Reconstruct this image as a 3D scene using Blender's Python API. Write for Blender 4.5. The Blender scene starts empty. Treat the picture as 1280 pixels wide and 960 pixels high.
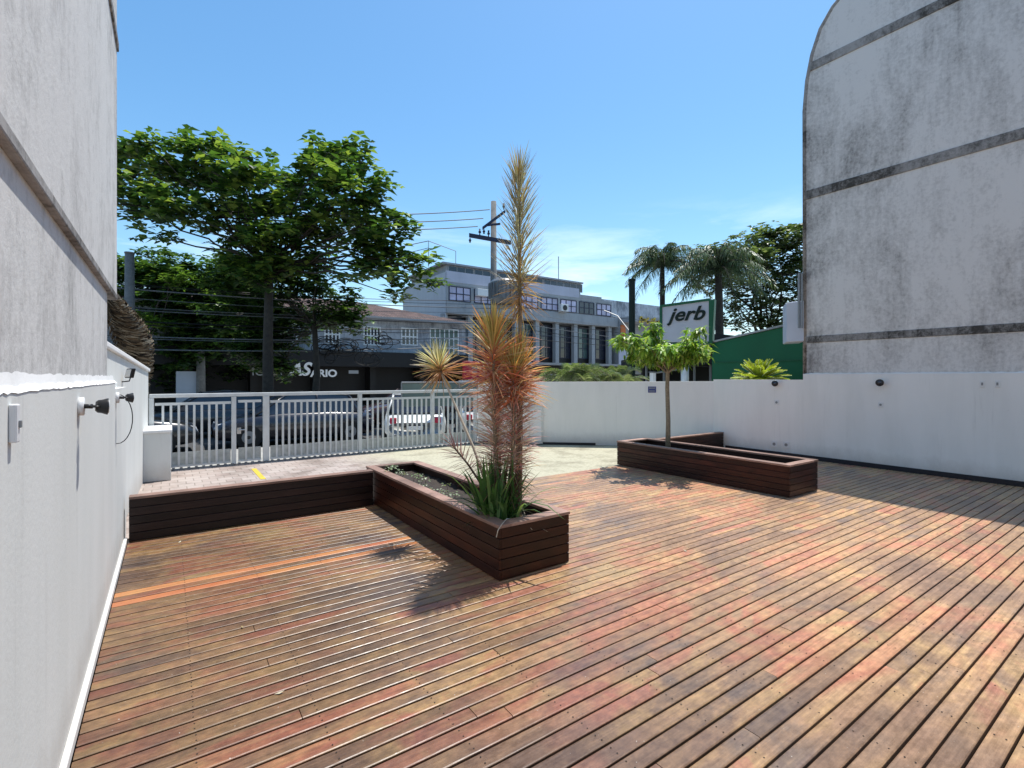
import bpy, math, random
from mathutils import Vector, Matrix
random.seed(7)
R = random.Random(11)
C = bpy.context.scene.collection
sc = bpy.context.scene

# ---------------------------------------------------------------- camera frame
F, CX, HY, H = 615.0, 640.0, 472.0, 1.7
YAW = math.atan(428 / 615)
SN, CS = math.sin(YAW), math.cos(YAW)
def at(px, py, t):
    l = (px - CX) / F * t
    return Vector((SN * t + CS * l, CS * t - SN * l, H + (HY - py) / F * t))
def atY(px, py, Y):
    l = (px - CX) / F
    return at(px, py, Y / (CS - SN * l))
def atX(px, py, X):
    l = (px - CX) / F
    return at(px, py, X / (SN + CS * l))

# ---------------------------------------------------------------- mesh builder
class MB:
    def __init__(s):
        s.v, s.f, s.c, s.mi = [], [], [], []
        s.col = (1, 1, 1, 1); s.m = 0
    def vert(s, p): s.v.append(tuple(p)); return len(s.v) - 1
    def face(s, idx, col=None):
        s.f.append(tuple(idx)); s.c.append(col or s.col); s.mi.append(s.m)
    def poly(s, pts, col=None):
        s.face([s.vert(p) for p in pts], col)
    def box(s, a, b, col=None):
        x0, y0, z0 = [min(a[i], b[i]) for i in range(3)]
        x1, y1, z1 = [max(a[i], b[i]) for i in range(3)]
        i = len(s.v)
        s.v += [(x0,y0,z0),(x1,y0,z0),(x1,y1,z0),(x0,y1,z0),(x0,y0,z1),(x1,y0,z1),(x1,y1,z1),(x0,y1,z1)]
        for q in ((0,3,2,1),(4,5,6,7),(0,1,5,4),(1,2,6,5),(2,3,7,6),(3,0,4,7)):
            s.face([i + k for k in q], col)
    def obox(s, o, ux, uy, uz, col=None):
        o, ux, uy, uz = Vector(o), Vector(ux), Vector(uy), Vector(uz)
        i = len(s.v)
        for d in (o, o+ux, o+ux+uy, o+uy, o+uz, o+ux+uz, o+ux+uy+uz, o+uy+uz): s.v.append(tuple(d))
        for q in ((0,3,2,1),(4,5,6,7),(0,1,5,4),(1,2,6,5),(2,3,7,6),(3,0,4,7)):
            s.face([i + k for k in q], col)
    def tube(s, pts, rad, n=8, col=None, cap=True, smooth=True):
        pts = [Vector(p) for p in pts]
        if not hasattr(rad, '__len__'): rad = [rad] * len(pts)
        rings = []
        d0 = (pts[1] - pts[0]).normalized()
        ref = Vector((0, 0, 1)) if abs(d0.z) < .9 else Vector((1, 0, 0))
        a = d0.cross(ref).normalized()
        for k, p in enumerate(pts):
            d = (pts[min(k+1, len(pts)-1)] - pts[max(k-1, 0)]).normalized()
            a = (a - d * a.dot(d)).normalized(); b = d.cross(a)
            rings.append([s.vert(p + (a * math.cos(2*math.pi*j/n) + b * math.sin(2*math.pi*j/n)) * rad[k]) for j in range(n)])
        for k in range(len(rings) - 1):
            for j in range(n):
                s.face((rings[k][j], rings[k][(j+1) % n], rings[k+1][(j+1) % n], rings[k+1][j]), col)
        if cap:
            s.face(rings[0][::-1], col); s.face(rings[-1], col)
    def strip(s, pts, wid, side, col=None, fold=0.0):
        """narrow leaf: centre line pts, half widths, side vector"""
        L = []
        for p, w in zip(pts, wid):
            p = Vector(p)
            L.append((s.vert(p - side * w), s.vert(p + side * w)))
        for k in range(len(L) - 1):
            s.face((L[k][0], L[k][1], L[k+1][1], L[k+1][0]), col)
    def extrude(s, poly, o, ux, uy, uz, col=None):
        """2d polygon (a,b) -> o+a*ux+b*uy, thickness uz"""
        o, ux, uy, uz = Vector(o), Vector(ux), Vector(uy), Vector(uz)
        A = [s.vert(o + ux*a + uy*b) for a, b in poly]
        B = [s.vert(o + ux*a + uy*b + uz) for a, b in poly]
        s.face(A[::-1], col); s.face(B, col)
        n = len(poly)
        for k in range(n): s.face((A[k], A[(k+1) % n], B[(k+1) % n], B[k]), col)
    def build(s, name, mat, parent=None, smooth=False, bevel=0, bseg=2):
        off = Vector((0, 0, 0)); p = parent
        while p is not None: off = off + p.location; p = p.parent
        me = bpy.data.meshes.new(name)
        me.from_pydata([(v[0]-off.x, v[1]-off.y, v[2]-off.z) for v in s.v], [], s.f)
        mats = mat if isinstance(mat, (list, tuple)) else [mat]
        for m in mats: me.materials.append(m)
        if len(mats) > 1: me.polygons.foreach_set('material_index', s.mi)
        at_ = me.attributes.new('Col', 'FLOAT_COLOR', 'FACE')
        at_.data.foreach_set('color', [x for c in s.c for x in (c if len(c) == 4 else (*c, 1))])
        if smooth: me.polygons.foreach_set('use_smooth', [True] * len(me.polygons))
        me.update()
        o = bpy.data.objects.new(name, me); C.objects.link(o)
        if parent: o.parent = parent
        if bevel:
            b = o.modifiers.new('bev', 'BEVEL'); b.width = bevel; b.segments = bseg; b.limit_method = 'ANGLE'; b.angle_limit = math.radians(40)
        return o

def tag(o, label=None, cat=None, group=None, kind=None):
    if label: o['label'] = label
    if cat: o['category'] = cat
    if group: o['group'] = group
    if kind: o['kind'] = kind
    return o
def thing(name, loc, label, cat, group=None):
    o = bpy.data.objects.new(name, None); C.objects.link(o)
    o.location = loc; o.empty_display_size = .1
    return tag(o, label, cat, group)
def copy_tree(o, parent=None):
    c = o.copy(); C.objects.link(c); c.parent = parent
    for ch in list(o.children): copy_tree(ch, c)
    return c
def text(body, size, mat, parent, loc, rot, name='lettering', shear=0, ext=.01, align='CENTER', sx=1, bold=0.0):
    cu = bpy.data.curves.new(name, 'FONT'); cu.body = body; cu.size = size; cu.extrude = ext
    cu.align_x = align; cu.align_y = 'CENTER'; cu.shear = shear; cu.offset = bold
    o = bpy.data.objects.new(name, cu); C.objects.link(o); cu.materials.append(mat)
    off = Vector((0, 0, 0)); p = parent
    while p is not None: off = off + p.location; p = p.parent
    dg = bpy.context.evaluated_depsgraph_get(); dg.update()
    me = bpy.data.meshes.new_from_object(o.evaluated_get(dg)); me.name = name
    bpy.data.objects.remove(o); bpy.data.curves.remove(cu)
    o = bpy.data.objects.new(name, me); C.objects.link(o)
    if not me.materials: me.materials.append(mat)
    o.parent = parent; o.location = Vector(loc) - off; o.rotation_euler = rot; o.scale = (sx, 1, 1)
    return o

# ---------------------------------------------------------------- materials
class NT:
    def __init__(s, name):
        s.mat = bpy.data.materials.new(name); s.mat.use_nodes = True
        s.t = s.mat.node_tree; s.t.nodes.clear()
        s.out = s.n('ShaderNodeOutputMaterial'); s.b = s.n('ShaderNodeBsdfPrincipled')
        s.l(s.b.outputs[0], s.out.inputs[0])
    def n(s, typ, **kw):
        x = s.t.nodes.new(typ)
        for k, v in kw.items(): setattr(x, k, v)
        return x
    def l(s, a, b): s.t.links.new(a, b)
    def coord(s, scale=(1, 1, 1), what='Object', rot=(0, 0, 0)):
        c = s.n('ShaderNodeTexCoord'); m = s.n('ShaderNodeMapping')
        m.inputs['Scale'].default_value = scale; m.inputs['Rotation'].default_value = rot
        s.l(c.outputs[what], m.inputs[0]); return m.outputs[0]
    def noise(s, vec, scale=1, detail=4, rough=.55, dist=0):
        x = s.n('ShaderNodeTexNoise'); x.inputs['Scale'].default_value = scale
        x.inputs['Detail'].default_value = detail; x.inputs['Roughness'].default_value = rough
        x.inputs['Distortion'].default_value = dist
        if vec is not None: s.l(vec, x.inputs['Vector'])
        return x.outputs[0]
    def ramp(s, fac, stops, interp='LINEAR'):
        x = s.n('ShaderNodeValToRGB'); r = x.color_ramp; r.interpolation = interp
        while len(r.elements) > 1: r.elements.remove(r.elements[-1])
        for i, (p, c) in enumerate(stops):
            e = r.elements[0] if i == 0 else r.elements.new(p)
            e.position = p; e.color = (*c, 1) if len(c) == 3 else c
        s.l(fac, x.inputs[0]); return x.outputs[0]
    def mix(s, fac, a, b, mode='MIX'):
        x = s.n('ShaderNodeMix', data_type='RGBA', blend_type=mode)
        for sock, v in ((x.inputs[0], fac), (x.inputs[6], a), (x.inputs[7], b)):
            if hasattr(v, 'links'): s.l(v, sock)
            elif isinstance(v, (int, float)): sock.default_value = v
            else: sock.default_value = (*v, 1)
        return x.outputs[2]
    def math(s, op, a, b=0.5, clamp=False):
        x = s.n('ShaderNodeMath', operation=op, use_clamp=clamp)
        for sock, v in ((x.inputs[0], a), (x.inputs[1], b)):
            if hasattr(v, 'links'): s.l(v, sock)
            else: sock.default_value = v
        return x.outputs[0]
    def attr(s, name='Col'):
        x = s.n('ShaderNodeAttribute'); x.attribute_name = name; return x.outputs['Color']
    def bump(s, h, strength=.3, dist=.01):
        x = s.n('ShaderNodeBump'); x.inputs['Strength'].default_value = strength; x.inputs['Distance'].default_value = dist
        s.l(h, x.inputs['Height']); s.l(x.outputs[0], s.b.inputs['Normal'])
    def set(s, **kw):
        for k, v in kw.items():
            sock = s.b.inputs[k.replace('_', ' ')]
            if hasattr(v, 'links'): s.l(v, sock)
            elif isinstance(v, tuple): sock.default_value = (*v, 1)
            else: sock.default_value = v
        return s.mat

def simple(name, col, rough=.6, metal=0, var=.12, scale=3, spec=.4):
    t = NT(name); n = t.noise(t.coord(), scale, 4)
    c0 = tuple(x * (1 - var) for x in col); c1 = tuple(min(1, x * (1 + var)) for x in col)
    return t.set(Base_Color=t.ramp(n, [(.3, c0), (.7, c1)]), Roughness=rough, Metallic=metal, Specular_IOR_Level=spec)

def attrmat(name, rough=.55, transl=0.0, spec=.3, var=.25, scale=4):
    t = NT(name); a = t.attr(); n = t.noise(t.coord(), scale, 3)
    c = t.mix(1, a, t.ramp(n, [(.3, (1-var,)*3), (.7, (1+var,)*3)]), 'MULTIPLY')
    t.set(Base_Color=c, Roughness=rough, Specular_IOR_Level=spec)
    if transl:
        tr = t.n('ShaderNodeBsdfTranslucent'); t.l(t.mix(1, c, (1.3, 1.35, .6), 'MULTIPLY'), tr.inputs[0])
        ms = t.n('ShaderNodeMixShader'); ms.inputs[0].default_value = transl
        t.l(t.b.outputs[0], ms.inputs[1]); t.l(tr.outputs[0], ms.inputs[2]); t.l(ms.outputs[0], t.out.inputs[0])
    return t.mat

def deck_mat():
    t = NT('deck boards'); a = t.attr()
    sep = t.n('ShaderNodeSeparateColor'); t.l(a, sep.inputs[0])
    co = t.n('ShaderNodeTexCoord').outputs['Object']
    def shifted(k, scale):
        va = t.n('ShaderNodeVectorMath', operation='MULTIPLY_ADD')
        t.l(a, va.inputs[0]); va.inputs[1].default_value = (k, k, k); t.l(co, va.inputs[2])
        mp = t.n('ShaderNodeMapping'); mp.inputs['Scale'].default_value = scale; t.l(va.outputs[0], mp.inputs[0])
        return mp.outputs[0]
    big = t.noise(shifted(.30, (.55, .95, 1)), 1.0, 4, .55, .8)
    big2 = t.noise(shifted(.45, (.75, 1.2, 1)), 1.25, 5, .6, .5)
    pal = t.ramp(big, [(.27, (.13, .070, .055)), (.37, (.20, .105, .070)), (.44, (.27, .145, .080)), (.49, (.35, .20, .10)),
                       (.54, (.40, .12, .06)), (.59, (.43, .19, .08)), (.66, (.45, .29, .12)), (.76, (.27, .17, .115))])
    pal2 = t.ramp(big2, [(.28, (.125, .075, .09)), (.38, (.19, .13, .11)), (.46, (.30, .17, .095)), (.53, (.42, .25, .10)),
                         (.6, (.38, .105, .06)), (.7, (.27, .115, .085))])
    pick = t.noise(shifted(.5, (.9, .9, 1)), .9, 3)
    c = t.mix(t.ramp(pick, [(.42, (0,)*3), (.58, (1,)*3)]), pal, pal2)
    # per board brightness
    br = t.ramp(sep.outputs[1], [(0, (.80, .80, .82)), (1, (1.15, 1.13, 1.1))])
    c = t.mix(1, c, br, 'MULTIPLY')
    # sun and sky sheen in the colour: darker by the white wall, paler rightwards
    sx = t.n('ShaderNodeSeparateXYZ'); t.l(co, sx.inputs[0])
    sheen = t.math('ADD', sx.outputs[0], t.math('MULTIPLY', big2, 2.2))
    mr = t.n('ShaderNodeMapRange'); mr.inputs[1].default_value = 1.9; mr.inputs[2].default_value = 6.0; t.l(sheen, mr.inputs[0])
    c = t.mix(mr.outputs[0], t.mix(1, c, (.50, .50, .47), 'MULTIPLY'), t.mix(.22, t.mix(1, c, (1.2, 1.2, 1.2), 'MULTIPLY'), (.42, .325, .26)))
    hsv = t.n('ShaderNodeHueSaturation'); hsv.inputs['Saturation'].default_value = .88; t.l(c, hsv.inputs['Color']); c = t.mix(1, hsv.outputs[0], (1.04, 1.00, .87), 'MULTIPLY')
    # grain along the board
    gr = t.noise(shifted(3, (2.2, 70, 1)), 1.0, 4, .6)
    c = t.mix(1, c, t.ramp(gr, [(.3, (.80, .78, .76)), (.7, (1.15, 1.15, 1.15))]), 'MULTIPLY')
    mot = t.noise(shifted(1, (14, 22, 1)), 1.0, 6, .75)
    c = t.mix(1, c, t.ramp(mot, [(.35, (.78, .78, .79)), (.5, (1, 1, 1)), (.66, (1.28, 1.25, 1.2))]), 'MULTIPLY')
    # pale flecks of dried dirt
    fl = t.noise(shifted(0, (60, 60, 1)), 1.0, 2, .5)
    c = t.mix(t.ramp(fl, [(.735, (0,)*3), (.77, (.7,)*3)]), c, (.55, .5, .44))
    # replaced orange boards
    flag = t.ramp(sep.outputs[2], [(.93, (0,)*3), (.96, (1,)*3)], 'CONSTANT')
    om = t.mix(t.ramp(big2, [(.35, (0,)*3), (.6, (1,)*3)]), (.54, .16, .06), (.56, .25, .08))
    c = t.mix(t.math('MULTIPLY', flag, .66), c, t.mix(1, om, t.ramp(gr, [(.3, (.8,)*3), (.7, (1.15,)*3)]), 'MULTIPLY'))
    rg = t.ramp(mot, [(.3, (.27,)*3), (.7, (.50,)*3)])
    t.set(Base_Color=c, Roughness=rg, Specular_IOR_Level=.45)
    t.bump(t.math('ADD', gr, t.math('MULTIPLY', mot, .6)), .35, .004)
    return t.mat

def timber_mat(name, dark, light, rough=.38):
    t = NT(name); a = t.attr(); co = t.n('ShaderNodeTexCoord').outputs['Object']
    va = t.n('ShaderNodeVectorMath', operation='MULTIPLY_ADD'); t.l(a, va.inputs[0]); va.inputs[1].default_value = (3, 3, 3); t.l(co, va.inputs[2])
    mp = t.n('ShaderNodeMapping'); mp.inputs['Scale'].default_value = (2.5, 2.5, 60); t.l(va.outputs[0], mp.inputs[0])
    gr = t.noise(mp.outputs[0], 1, 4)
    mp2 = t.n('ShaderNodeMapping'); mp2.inputs['Scale'].default_value = (1.6, 1.6, 3); t.l(va.outputs[0], mp2.inputs[0])
    bg = t.noise(mp2.outputs[0], 1.2, 5, .6, .4)
    c = t.ramp(bg, [(.3, dark), (.55, tuple((d+l)/2 for d, l in zip(dark, light))), (.7, light)])
    c = t.mix(1, c, t.ramp(gr, [(.3, (.7,)*3), (.7, (1.25,)*3)]), 'MULTIPLY')
    sep = t.n('ShaderNodeSeparateColor'); t.l(a, sep.inputs[0])
    c = t.mix(1, c, t.ramp(sep.outputs[1], [(0, (.62,)*3), (1, (1.45,)*3)]), 'MULTIPLY')
    t.set(Base_Color=c, Roughness=rough, Specular_IOR_Level=.28); t.bump(gr, .2, .003)
    return t.mat

def plaster(name, base, stain, amount=.5, streak=1.0, patch=1.0, lo=.45, hi=.72, edge=None):
    """painted render with rain streaks, mildew patches and flaking spots"""
    t = NT(name)
    st = t.noise(t.coord((2.2, 2.2, .45)), 1, 7, .68, .3)
    st2 = t.noise(t.coord((13, 13, 1.6)), 1, 5, .65, .2)
    bg = t.noise(t.coord((1, 1, .8)), .5, 9, .72, .5)
    md = t.noise(t.coord((1, 1, .6)), 1.9, 8, .75, .6)
    fn = t.noise(t.coord(), 17, 7, .78)
    f = t.math('ADD', t.math('MULTIPLY', st, .40 * streak), t.math('MULTIPLY', bg, .45 * patch))
    f = t.math('ADD', f, t.math('MULTIPLY', md, .25 * patch))
    f = t.math('DIVIDE', f, .40 * streak + .70 * patch)
    f = t.math('ADD', f, t.math('MULTIPLY', t.math('SUBTRACT', st2, .5), .22 * streak))
    f = t.math('ADD', f, t.math('MULTIPLY', t.math('SUBTRACT', fn, .5), .34))
    if edge:   # grime along the exposed corner of the building
        sp_ = t.n('ShaderNodeSeparateXYZ'); t.l(t.coord(), sp_.inputs[0])
        mr_ = t.n('ShaderNodeMapRange'); mr_.inputs[1].default_value = edge[0]; mr_.inputs[2].default_value = edge[1]; mr_.inputs[3].default_value = 0; mr_.inputs[4].default_value = edge[2]
        t.l(sp_.outputs[1], mr_.inputs[0]); f = t.math('ADD', f, mr_.outputs[0])
    fac = t.math('MULTIPLY', t.ramp(f, [(lo, (0,)*3), (lo + (hi-lo)*.45, (.35,)*3), (hi, (1,)*3)]), amount)
    c = t.mix(fac, base, stain)
    ch = t.noise(t.coord((1, 1, 1.3)), 5.5, 9, .8, .4)
    c = t.mix(t.math('MULTIPLY', t.ramp(ch, [(.655, (0,)*3), (.68, (1,)*3)]), .55), c, tuple(x*1.3 for x in stain))
    t.set(Base_Color=c, Roughness=.9, Specular_IOR_Level=.2)
    t.bump(t.math('ADD', fn, bg), .3, .015)
    return t.mat

def plaster_clean(name, base, var=.05):
    t = NT(name)
    bg = t.noise(t.coord(), .9, 6, .6); fn = t.noise(t.coord(), 35, 4, .7)
    st = t.noise(t.coord((2.3, 2.3, .35)), 1, 5, .6, .3)
    sp = t.noise(t.coord((1, 1, 1)), 9, 6, .8)
    c = t.ramp(bg, [(.3, tuple(x * (1 - var) for x in base)), (.7, base)])
    c = t.mix(1, c, t.ramp(st, [(.35, (.93, .935, .93)), (.6, (1, 1, 1))]), 'MULTIPLY')
    c = t.mix(1, c, t.ramp(sp, [(.27, (.72, .72, .71)), (.335, (1, 1, 1))]), 'MULTIPLY')
    sz = t.n('ShaderNodeSeparateXYZ'); t.l(t.coord(), sz.inputs[0])   # splashed dirt above the floor, runs of grime
    dz = t.math('ADD', sz.outputs[2], t.math('MULTIPLY', t.noise(t.coord((1, 1, .6)), 3.5, 7, .75), -.45))
    md = t.n('ShaderNodeMapRange'); md.inputs[1].default_value = .10; md.inputs[2].default_value = -.16; t.l(dz, md.inputs[0])
    c = t.mix(t.math('MULTIPLY', md.outputs[0], .38), c, (.36, .31, .26))
    rn = t.noise(t.coord((9, 9, .5)), 1, 6, .7, .2)
    c = t.mix(t.math('MULTIPLY', t.ramp(rn, [(.60, (0,)*3), (.70, (1,)*3)]), .16), c, (.34, .33, .31))
    t.set(Base_Color=c, Roughness=.85, Specular_IOR_Level=.2)
    t.bump(t.math('ADD', t.math('MULTIPLY', fn, .5), bg), .3, .008)
    return t.mat

def paver_mat():
    t = NT('pavers'); co = t.coord()
    br = t.n('ShaderNodeTexBrick'); t.l(co, br.inputs[0])
    br.inputs['Scale'].default_value = 1; br.inputs['Brick Width'].default_value = .22; br.inputs['Row Height'].default_value = .22
    br.inputs['Mortar Size'].default_value = .008; br.offset = .5
    br.inputs['Color1'].default_value = (.34, .27, .235, 1); br.inputs['Color2'].default_value = (.42, .36, .32, 1); br.inputs['Mortar'].default_value = (.24, .2, .17, 1)
    n = t.noise(co, 1.4, 6, .65); fn = t.noise(co, 18, 5, .7)
    yel = t.mix(t.ramp(fn, [(.35, (0,)*3), (.65, (1,)*3)]), (.36, .335, .235), (.50, .475, .35))
    sx = t.n('ShaderNodeSeparateXYZ'); t.l(co, sx.inputs[0])
    f = t.math('ADD', sx.outputs[0], t.math('MULTIPLY', n, 1.5))
    mr = t.n('ShaderNodeMapRange'); mr.inputs[1].default_value = 3.6; mr.inputs[2].default_value = 5.0; t.l(f, mr.inputs[0])
    c = t.mix(mr.outputs[0], br.outputs[0], yel)
    c = t.mix(1, c, t.ramp(n, [(.35, (.62, .6, .58)), (.52, (1, 1, 1))]), 'MULTIPLY')
    t.set(Base_Color=c, Roughness=.85); t.bump(t.math('ADD', br.outputs[1], fn), .2, .004)
    return t.mat

def ground_like(name, a, b, scale=.6, rough=.9):
    t = NT(name); n = t.noise(t.coord(), scale, 8, .7); f = t.noise(t.coord(), 30, 3)
    c = t.mix(1, t.ramp(n, [(.3, a), (.7, b)]), t.ramp(f, [(.3, (.85,)*3), (.7, (1.12,)*3)]), 'MULTIPLY')
    return t.set(Base_Color=c, Roughness=rough)

def tile_mat():
    t = NT('roof tiles'); w = t.n('ShaderNodeTexWave', wave_type='BANDS', bands_direction='X'); t.l(t.coord(), w.inputs[0])
    w.inputs['Scale'].default_value = 1.6; w.inputs['Distortion'].default_value = .3
    n = t.noise(t.coord(), 2.5, 7, .7)
    c = t.mix(1, t.ramp(n, [(.3, (.04, .028, .026)), (.5, (.10, .058, .048)), (.68, (.18, .11, .09))]), t.ramp(w.outputs[0], [(.2, (.55,)*3), (.6, (1.1,)*3)]), 'MULTIPLY')
    t.set(Base_Color=c, Roughness=.9); t.bump(w.outputs[0], .6, .06); return t.mat

def glass_mat(name, col, rough=.08):
    t = NT(name); n = t.noise(t.coord(), .8, 3)
    return t.set(Base_Color=t.ramp(n, [(.35, tuple(x*.6 for x in col)), (.65, col)]), Roughness=rough, Specular_IOR_Level=.8)

M = {}
M['deck'] = deck_mat()
M['timber'] = timber_mat('stained timber', (.010, .003, .002), (.058, .014, .006))
M['timber2'] = timber_mat('stained timber brown', (.015, .005, .004), (.068, .018, .010))
M['rim'] = timber_mat('weathered rim', (.20, .125, .095), (.38, .24, .19), .55)
M['timber_dark'] = timber_mat('dark timber', (.014, .008, .007), (.030, .015, .012))
M['bearer'] = simple('deck bearer', (.03, .022, .018), .9)
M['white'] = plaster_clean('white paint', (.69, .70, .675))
M['white_rough'] = plaster_clean('white coping', (.80, .80, .79), .03)
M['white_shade'] = plaster_clean('white paint lifted for shade', (.86, .845, .815))  # same white paint, base colour lightened to offset shade on the right-hand walls
M['stain_r'] = plaster('stained render right', (.70, .685, .665), (.15, .142, .135), .85, .65, 1.2, .455, .66, (4.3, 5.0, .10))
M['stain_l'] = plaster('stained render left', (.62, .615, .60), (.13, .128, .122), .88, .75, 1.1, .45, .66)
M['band'] = plaster('mildew band', (.36, .35, .34), (.05, .047, .042), .95, .5, 1.4, .40, .56)
M['soil'] = ground_like('soil', (.018, .013, .010), (.05, .036, .026), 14)
M['paver'] = paver_mat()
M['asphalt'] = ground_like('asphalt', (.04, .04, .042), (.07, .07, .07))
M['walk'] = ground_like('concrete walk', (.30, .29, .26), (.44, .42, .38), 1.2)
M['ground'] = ground_like('ground', (.10, .09, .07), (.18, .16, .12), .1)
M['skirt'] = simple('dark skirting', (.018, .018, .024), .45)
M['fence'] = simple('grey fence paint', (.62, .64, .63), .5, .0, .08, 6)
M['fence_dark'] = simple('fence sheet', (.42, .44, .42), .6, 0, .2, 12)
M['black'] = simple('black plastic', (.015, .015, .017), .35)
M['dark'] = simple('dark void', (.012, .013, .015), .6)
M['metal'] = simple('grey metal', (.24, .25, .26), .45, .3)
M['steel'] = simple('brushed steel', (.5, .5, .5), .3, .9)
M['pole'] = ground_like('concrete pole', (.13, .13, .125), (.25, .24, .23), 4)
M['wire'] = simple('cable', (.012, .012, .013), .6)
M['wire_grey'] = simple('grey cable', (.16, .17, .18), .6)
M['bark'] = ground_like('bark', (.028, .023, .018), (.07, .056, .044), 9)
M['bark_pale'] = ground_like('pale bark', (.17, .14, .10), (.33, .28, .20), 16)
M['stem'] = ground_like('pale stem', (.38, .34, .27), (.58, .54, .45), 20)
M['leaf'] = attrmat('broad leaves', .40, .38, .5)
M['leaf_thin'] = attrmat('narrow leaves', .5, .32, .3, .12)
M['palmleaf'] = attrmat('palm leaves', .45, .15, .4)
M['fibre'] = attrmat('dry fibre', .9, 0, .1, .4, 8)
M['tiles'] = tile_mat()
M['oldwhite'] = plaster('old painted facade', (.50, .53, .57), (.11, .12, .14), .85, .8, 1.3, .42, .58)
M['conc'] = plaster('grey concrete', (.36, .38, .40), (.13, .14, .15), .6, 1.2, .8, .45, .7)
M['lav'] = plaster_clean('pale lavender panel', (.52, .53, .62), .1)
M['sidewall'] = plaster_clean('pale side wall', (.52, .55, .60), .1)
M['frame_dark'] = simple('dark window frame', (.025, .028, .06), .4)
M['frame_white'] = simple('white window frame', (.78, .80, .80), .5)
M['pane_lav'] = glass_mat('curtained pane', (.58, .55, .76), .3)
M['pane_dark'] = glass_mat('dark pane', (.035, .04, .055), .06)
M['pane_green'] = glass_mat('green pane', (.10, .17, .16), .15)
M['shop'] = simple('black shopfront', (.010, .010, .012), .5)
M['letter'] = simple('white letters', (.80, .80, .80), .5, 0, .03)
M['letter_grey'] = simple('grey letters', (.30, .31, .32), .5, 0, .03)
M['red'] = simple('red sign', (.45, .02, .05), .5)
M['orange'] = simple('orange sign', (.55, .16, .05), .5)
M['yellow'] = simple('yellow ornaments', (.62, .45, .05), .6)
M['green'] = simple('green painted wall', (.004, .115, .050), .6, 0, .10, 1.2)
M['dgreen'] = simple('green sign case', (.004, .10, .045), .5)
M['blue'] = simple('blue plate', (.04, .06, .22), .4)
M['signface'] = simple('pale sign face', (.50, .53, .60), .5, 0, .04)
M['signink'] = simple('dark green lettering', (.004, .016, .012), .7)
M['greyroof'] = ground_like('metal roof', (.25, .27, .29), (.42, .44, .46), 2)
M['plate'] = simple('white plastic plate', (.72, .72, .72), .4, 0, .03)
M['tyre'] = simple('tyre', (.02, .02, .02), .8)
M['lamp'] = simple('lamp lens', (.6, .6, .6), .1)
def paint(name, col):
    t = NT(name); n = t.noise(t.coord(), 2, 3)
    t.set(Base_Color=t.ramp(n, [(.3, tuple(x*.9 for x in col)), (.7, col)]), Roughness=.25, Specular_IOR_Level=.5)
    t.b.inputs['Coat Weight'].default_value = .6; t.b.inputs['Coat Roughness'].default_value = .05
    return t.mat

# ---------------------------------------------------------------- foliage helpers
def rdir(r=R):
    while True:
        v = Vector((r.uniform(-1, 1), r.uniform(-1, 1), r.uniform(-1, 1)))
        if .1 < v.length < 1: return v.normalized()
def leaf(mb, p, d, up, L, W, col, droop=.15):
    side = d.cross(up)
    if side.length < 1e-3: side = Vector((1, 0, 0))
    side.normalize(); n = side.cross(d)
    p0 = mb.vert(p); a = mb.vert(p + d*L*.45 + side*W + n*L*.05); b = mb.vert(p + d*L*.45 - side*W + n*L*.05)
    m_ = mb.vert(p + d*L*.5 - n*L*.03)
    t = mb.vert(p + d*L - n*L*droop)
    mb.face((p0, a, m_), col); mb.face((a, t, m_), col); mb.face((p0, m_, b), col); mb.face((m_, t, b), col)
def rosette(mb, c, n, L, W, cols, r, spread=1.0):
    base = r.uniform(0, 6.28)
    for k in range(n):
        a = base + k * 6.283 / n + r.uniform(-.3, .3)
        el = r.uniform(-.35, .5)
        d = Vector((math.cos(a)*math.cos(el), math.sin(a)*math.cos(el), math.sin(el)))
        l = L * r.uniform(.7, 1.15)
        leaf(mb, c + d*.03, d, Vector((0, 0, 1)), l, W * r.uniform(.8, 1.15), r.choice(cols), r.uniform(.05, .3))
def crown(mb, blobs, cols, r, L=.24, W=.07, dens=9, nl=6, flat=.8, shell=.55):
    for (c, rx, rz) in blobs:
        n = int((dens * rx * rx * rz ** .5 * 4 + 8) / 4) + 1
        for _ in range(n):
            d = rdir(r); rad = (r.random() ** shell)
            p = Vector(c) + Vector((d.x*rx*rad, d.y*rx*rad, d.z*rz*rad)); g = L * .8
            for _k in range(4):
                q = p + Vector((r.gauss(0, g), r.gauss(0, g), r.gauss(0, g*.5))); k = r.uniform(.65, 1.25)
                rosette(mb, q, nl, L*k, W*k, cols, r)
def frac_branch(mb, p0, p1, r0, r1, r, n=6, wob=.12, seg=7):
    p0, p1 = Vector(p0), Vector(p1); L = (p1 - p0).length
    pts = []
    for k in range(n + 1):
        t = k / n
        w = math.sin(math.pi * t) * L * wob
        pts.append(p0.lerp(p1, t) + Vector((r.uniform(-w, w)*.6, r.uniform(-w, w)*.6, r.uniform(0, w))))
    mb.tube(pts, [r0 + (r1 - r0) * k / n for k in range(n + 1)], seg)
    return pts

# ================================================================ SETTING
def struct(o): o['kind'] = 'structure'; return o
m = MB(); m.box((-400, -400, -.6), (500, 600, -.22)); struct(m.build('ground', M['ground']))
m = MB(); m.box((-60, 13.6, -.22), (120, 20.4, -.16)); struct(m.build('road', M['asphalt']))
m = MB(); m.box((-60, 11.08, -.22), (120, 13.6, -.03)); struct(m.build('pavement', M['walk'], bevel=.02))
m = MB(); m.box((-60, 20.4, -.22), (120, 36, -.04)); o = struct(m.build('pavement', M['walk'], bevel=.02))
m = MB(); m.box((-.6, 6.60, -.2), (11.0, 11.08, -.004)); struct(m.build('terrace_paving', M['paver']))
# painted yellow marker on the paving
p = atY(320, 597, 9.0)
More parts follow.
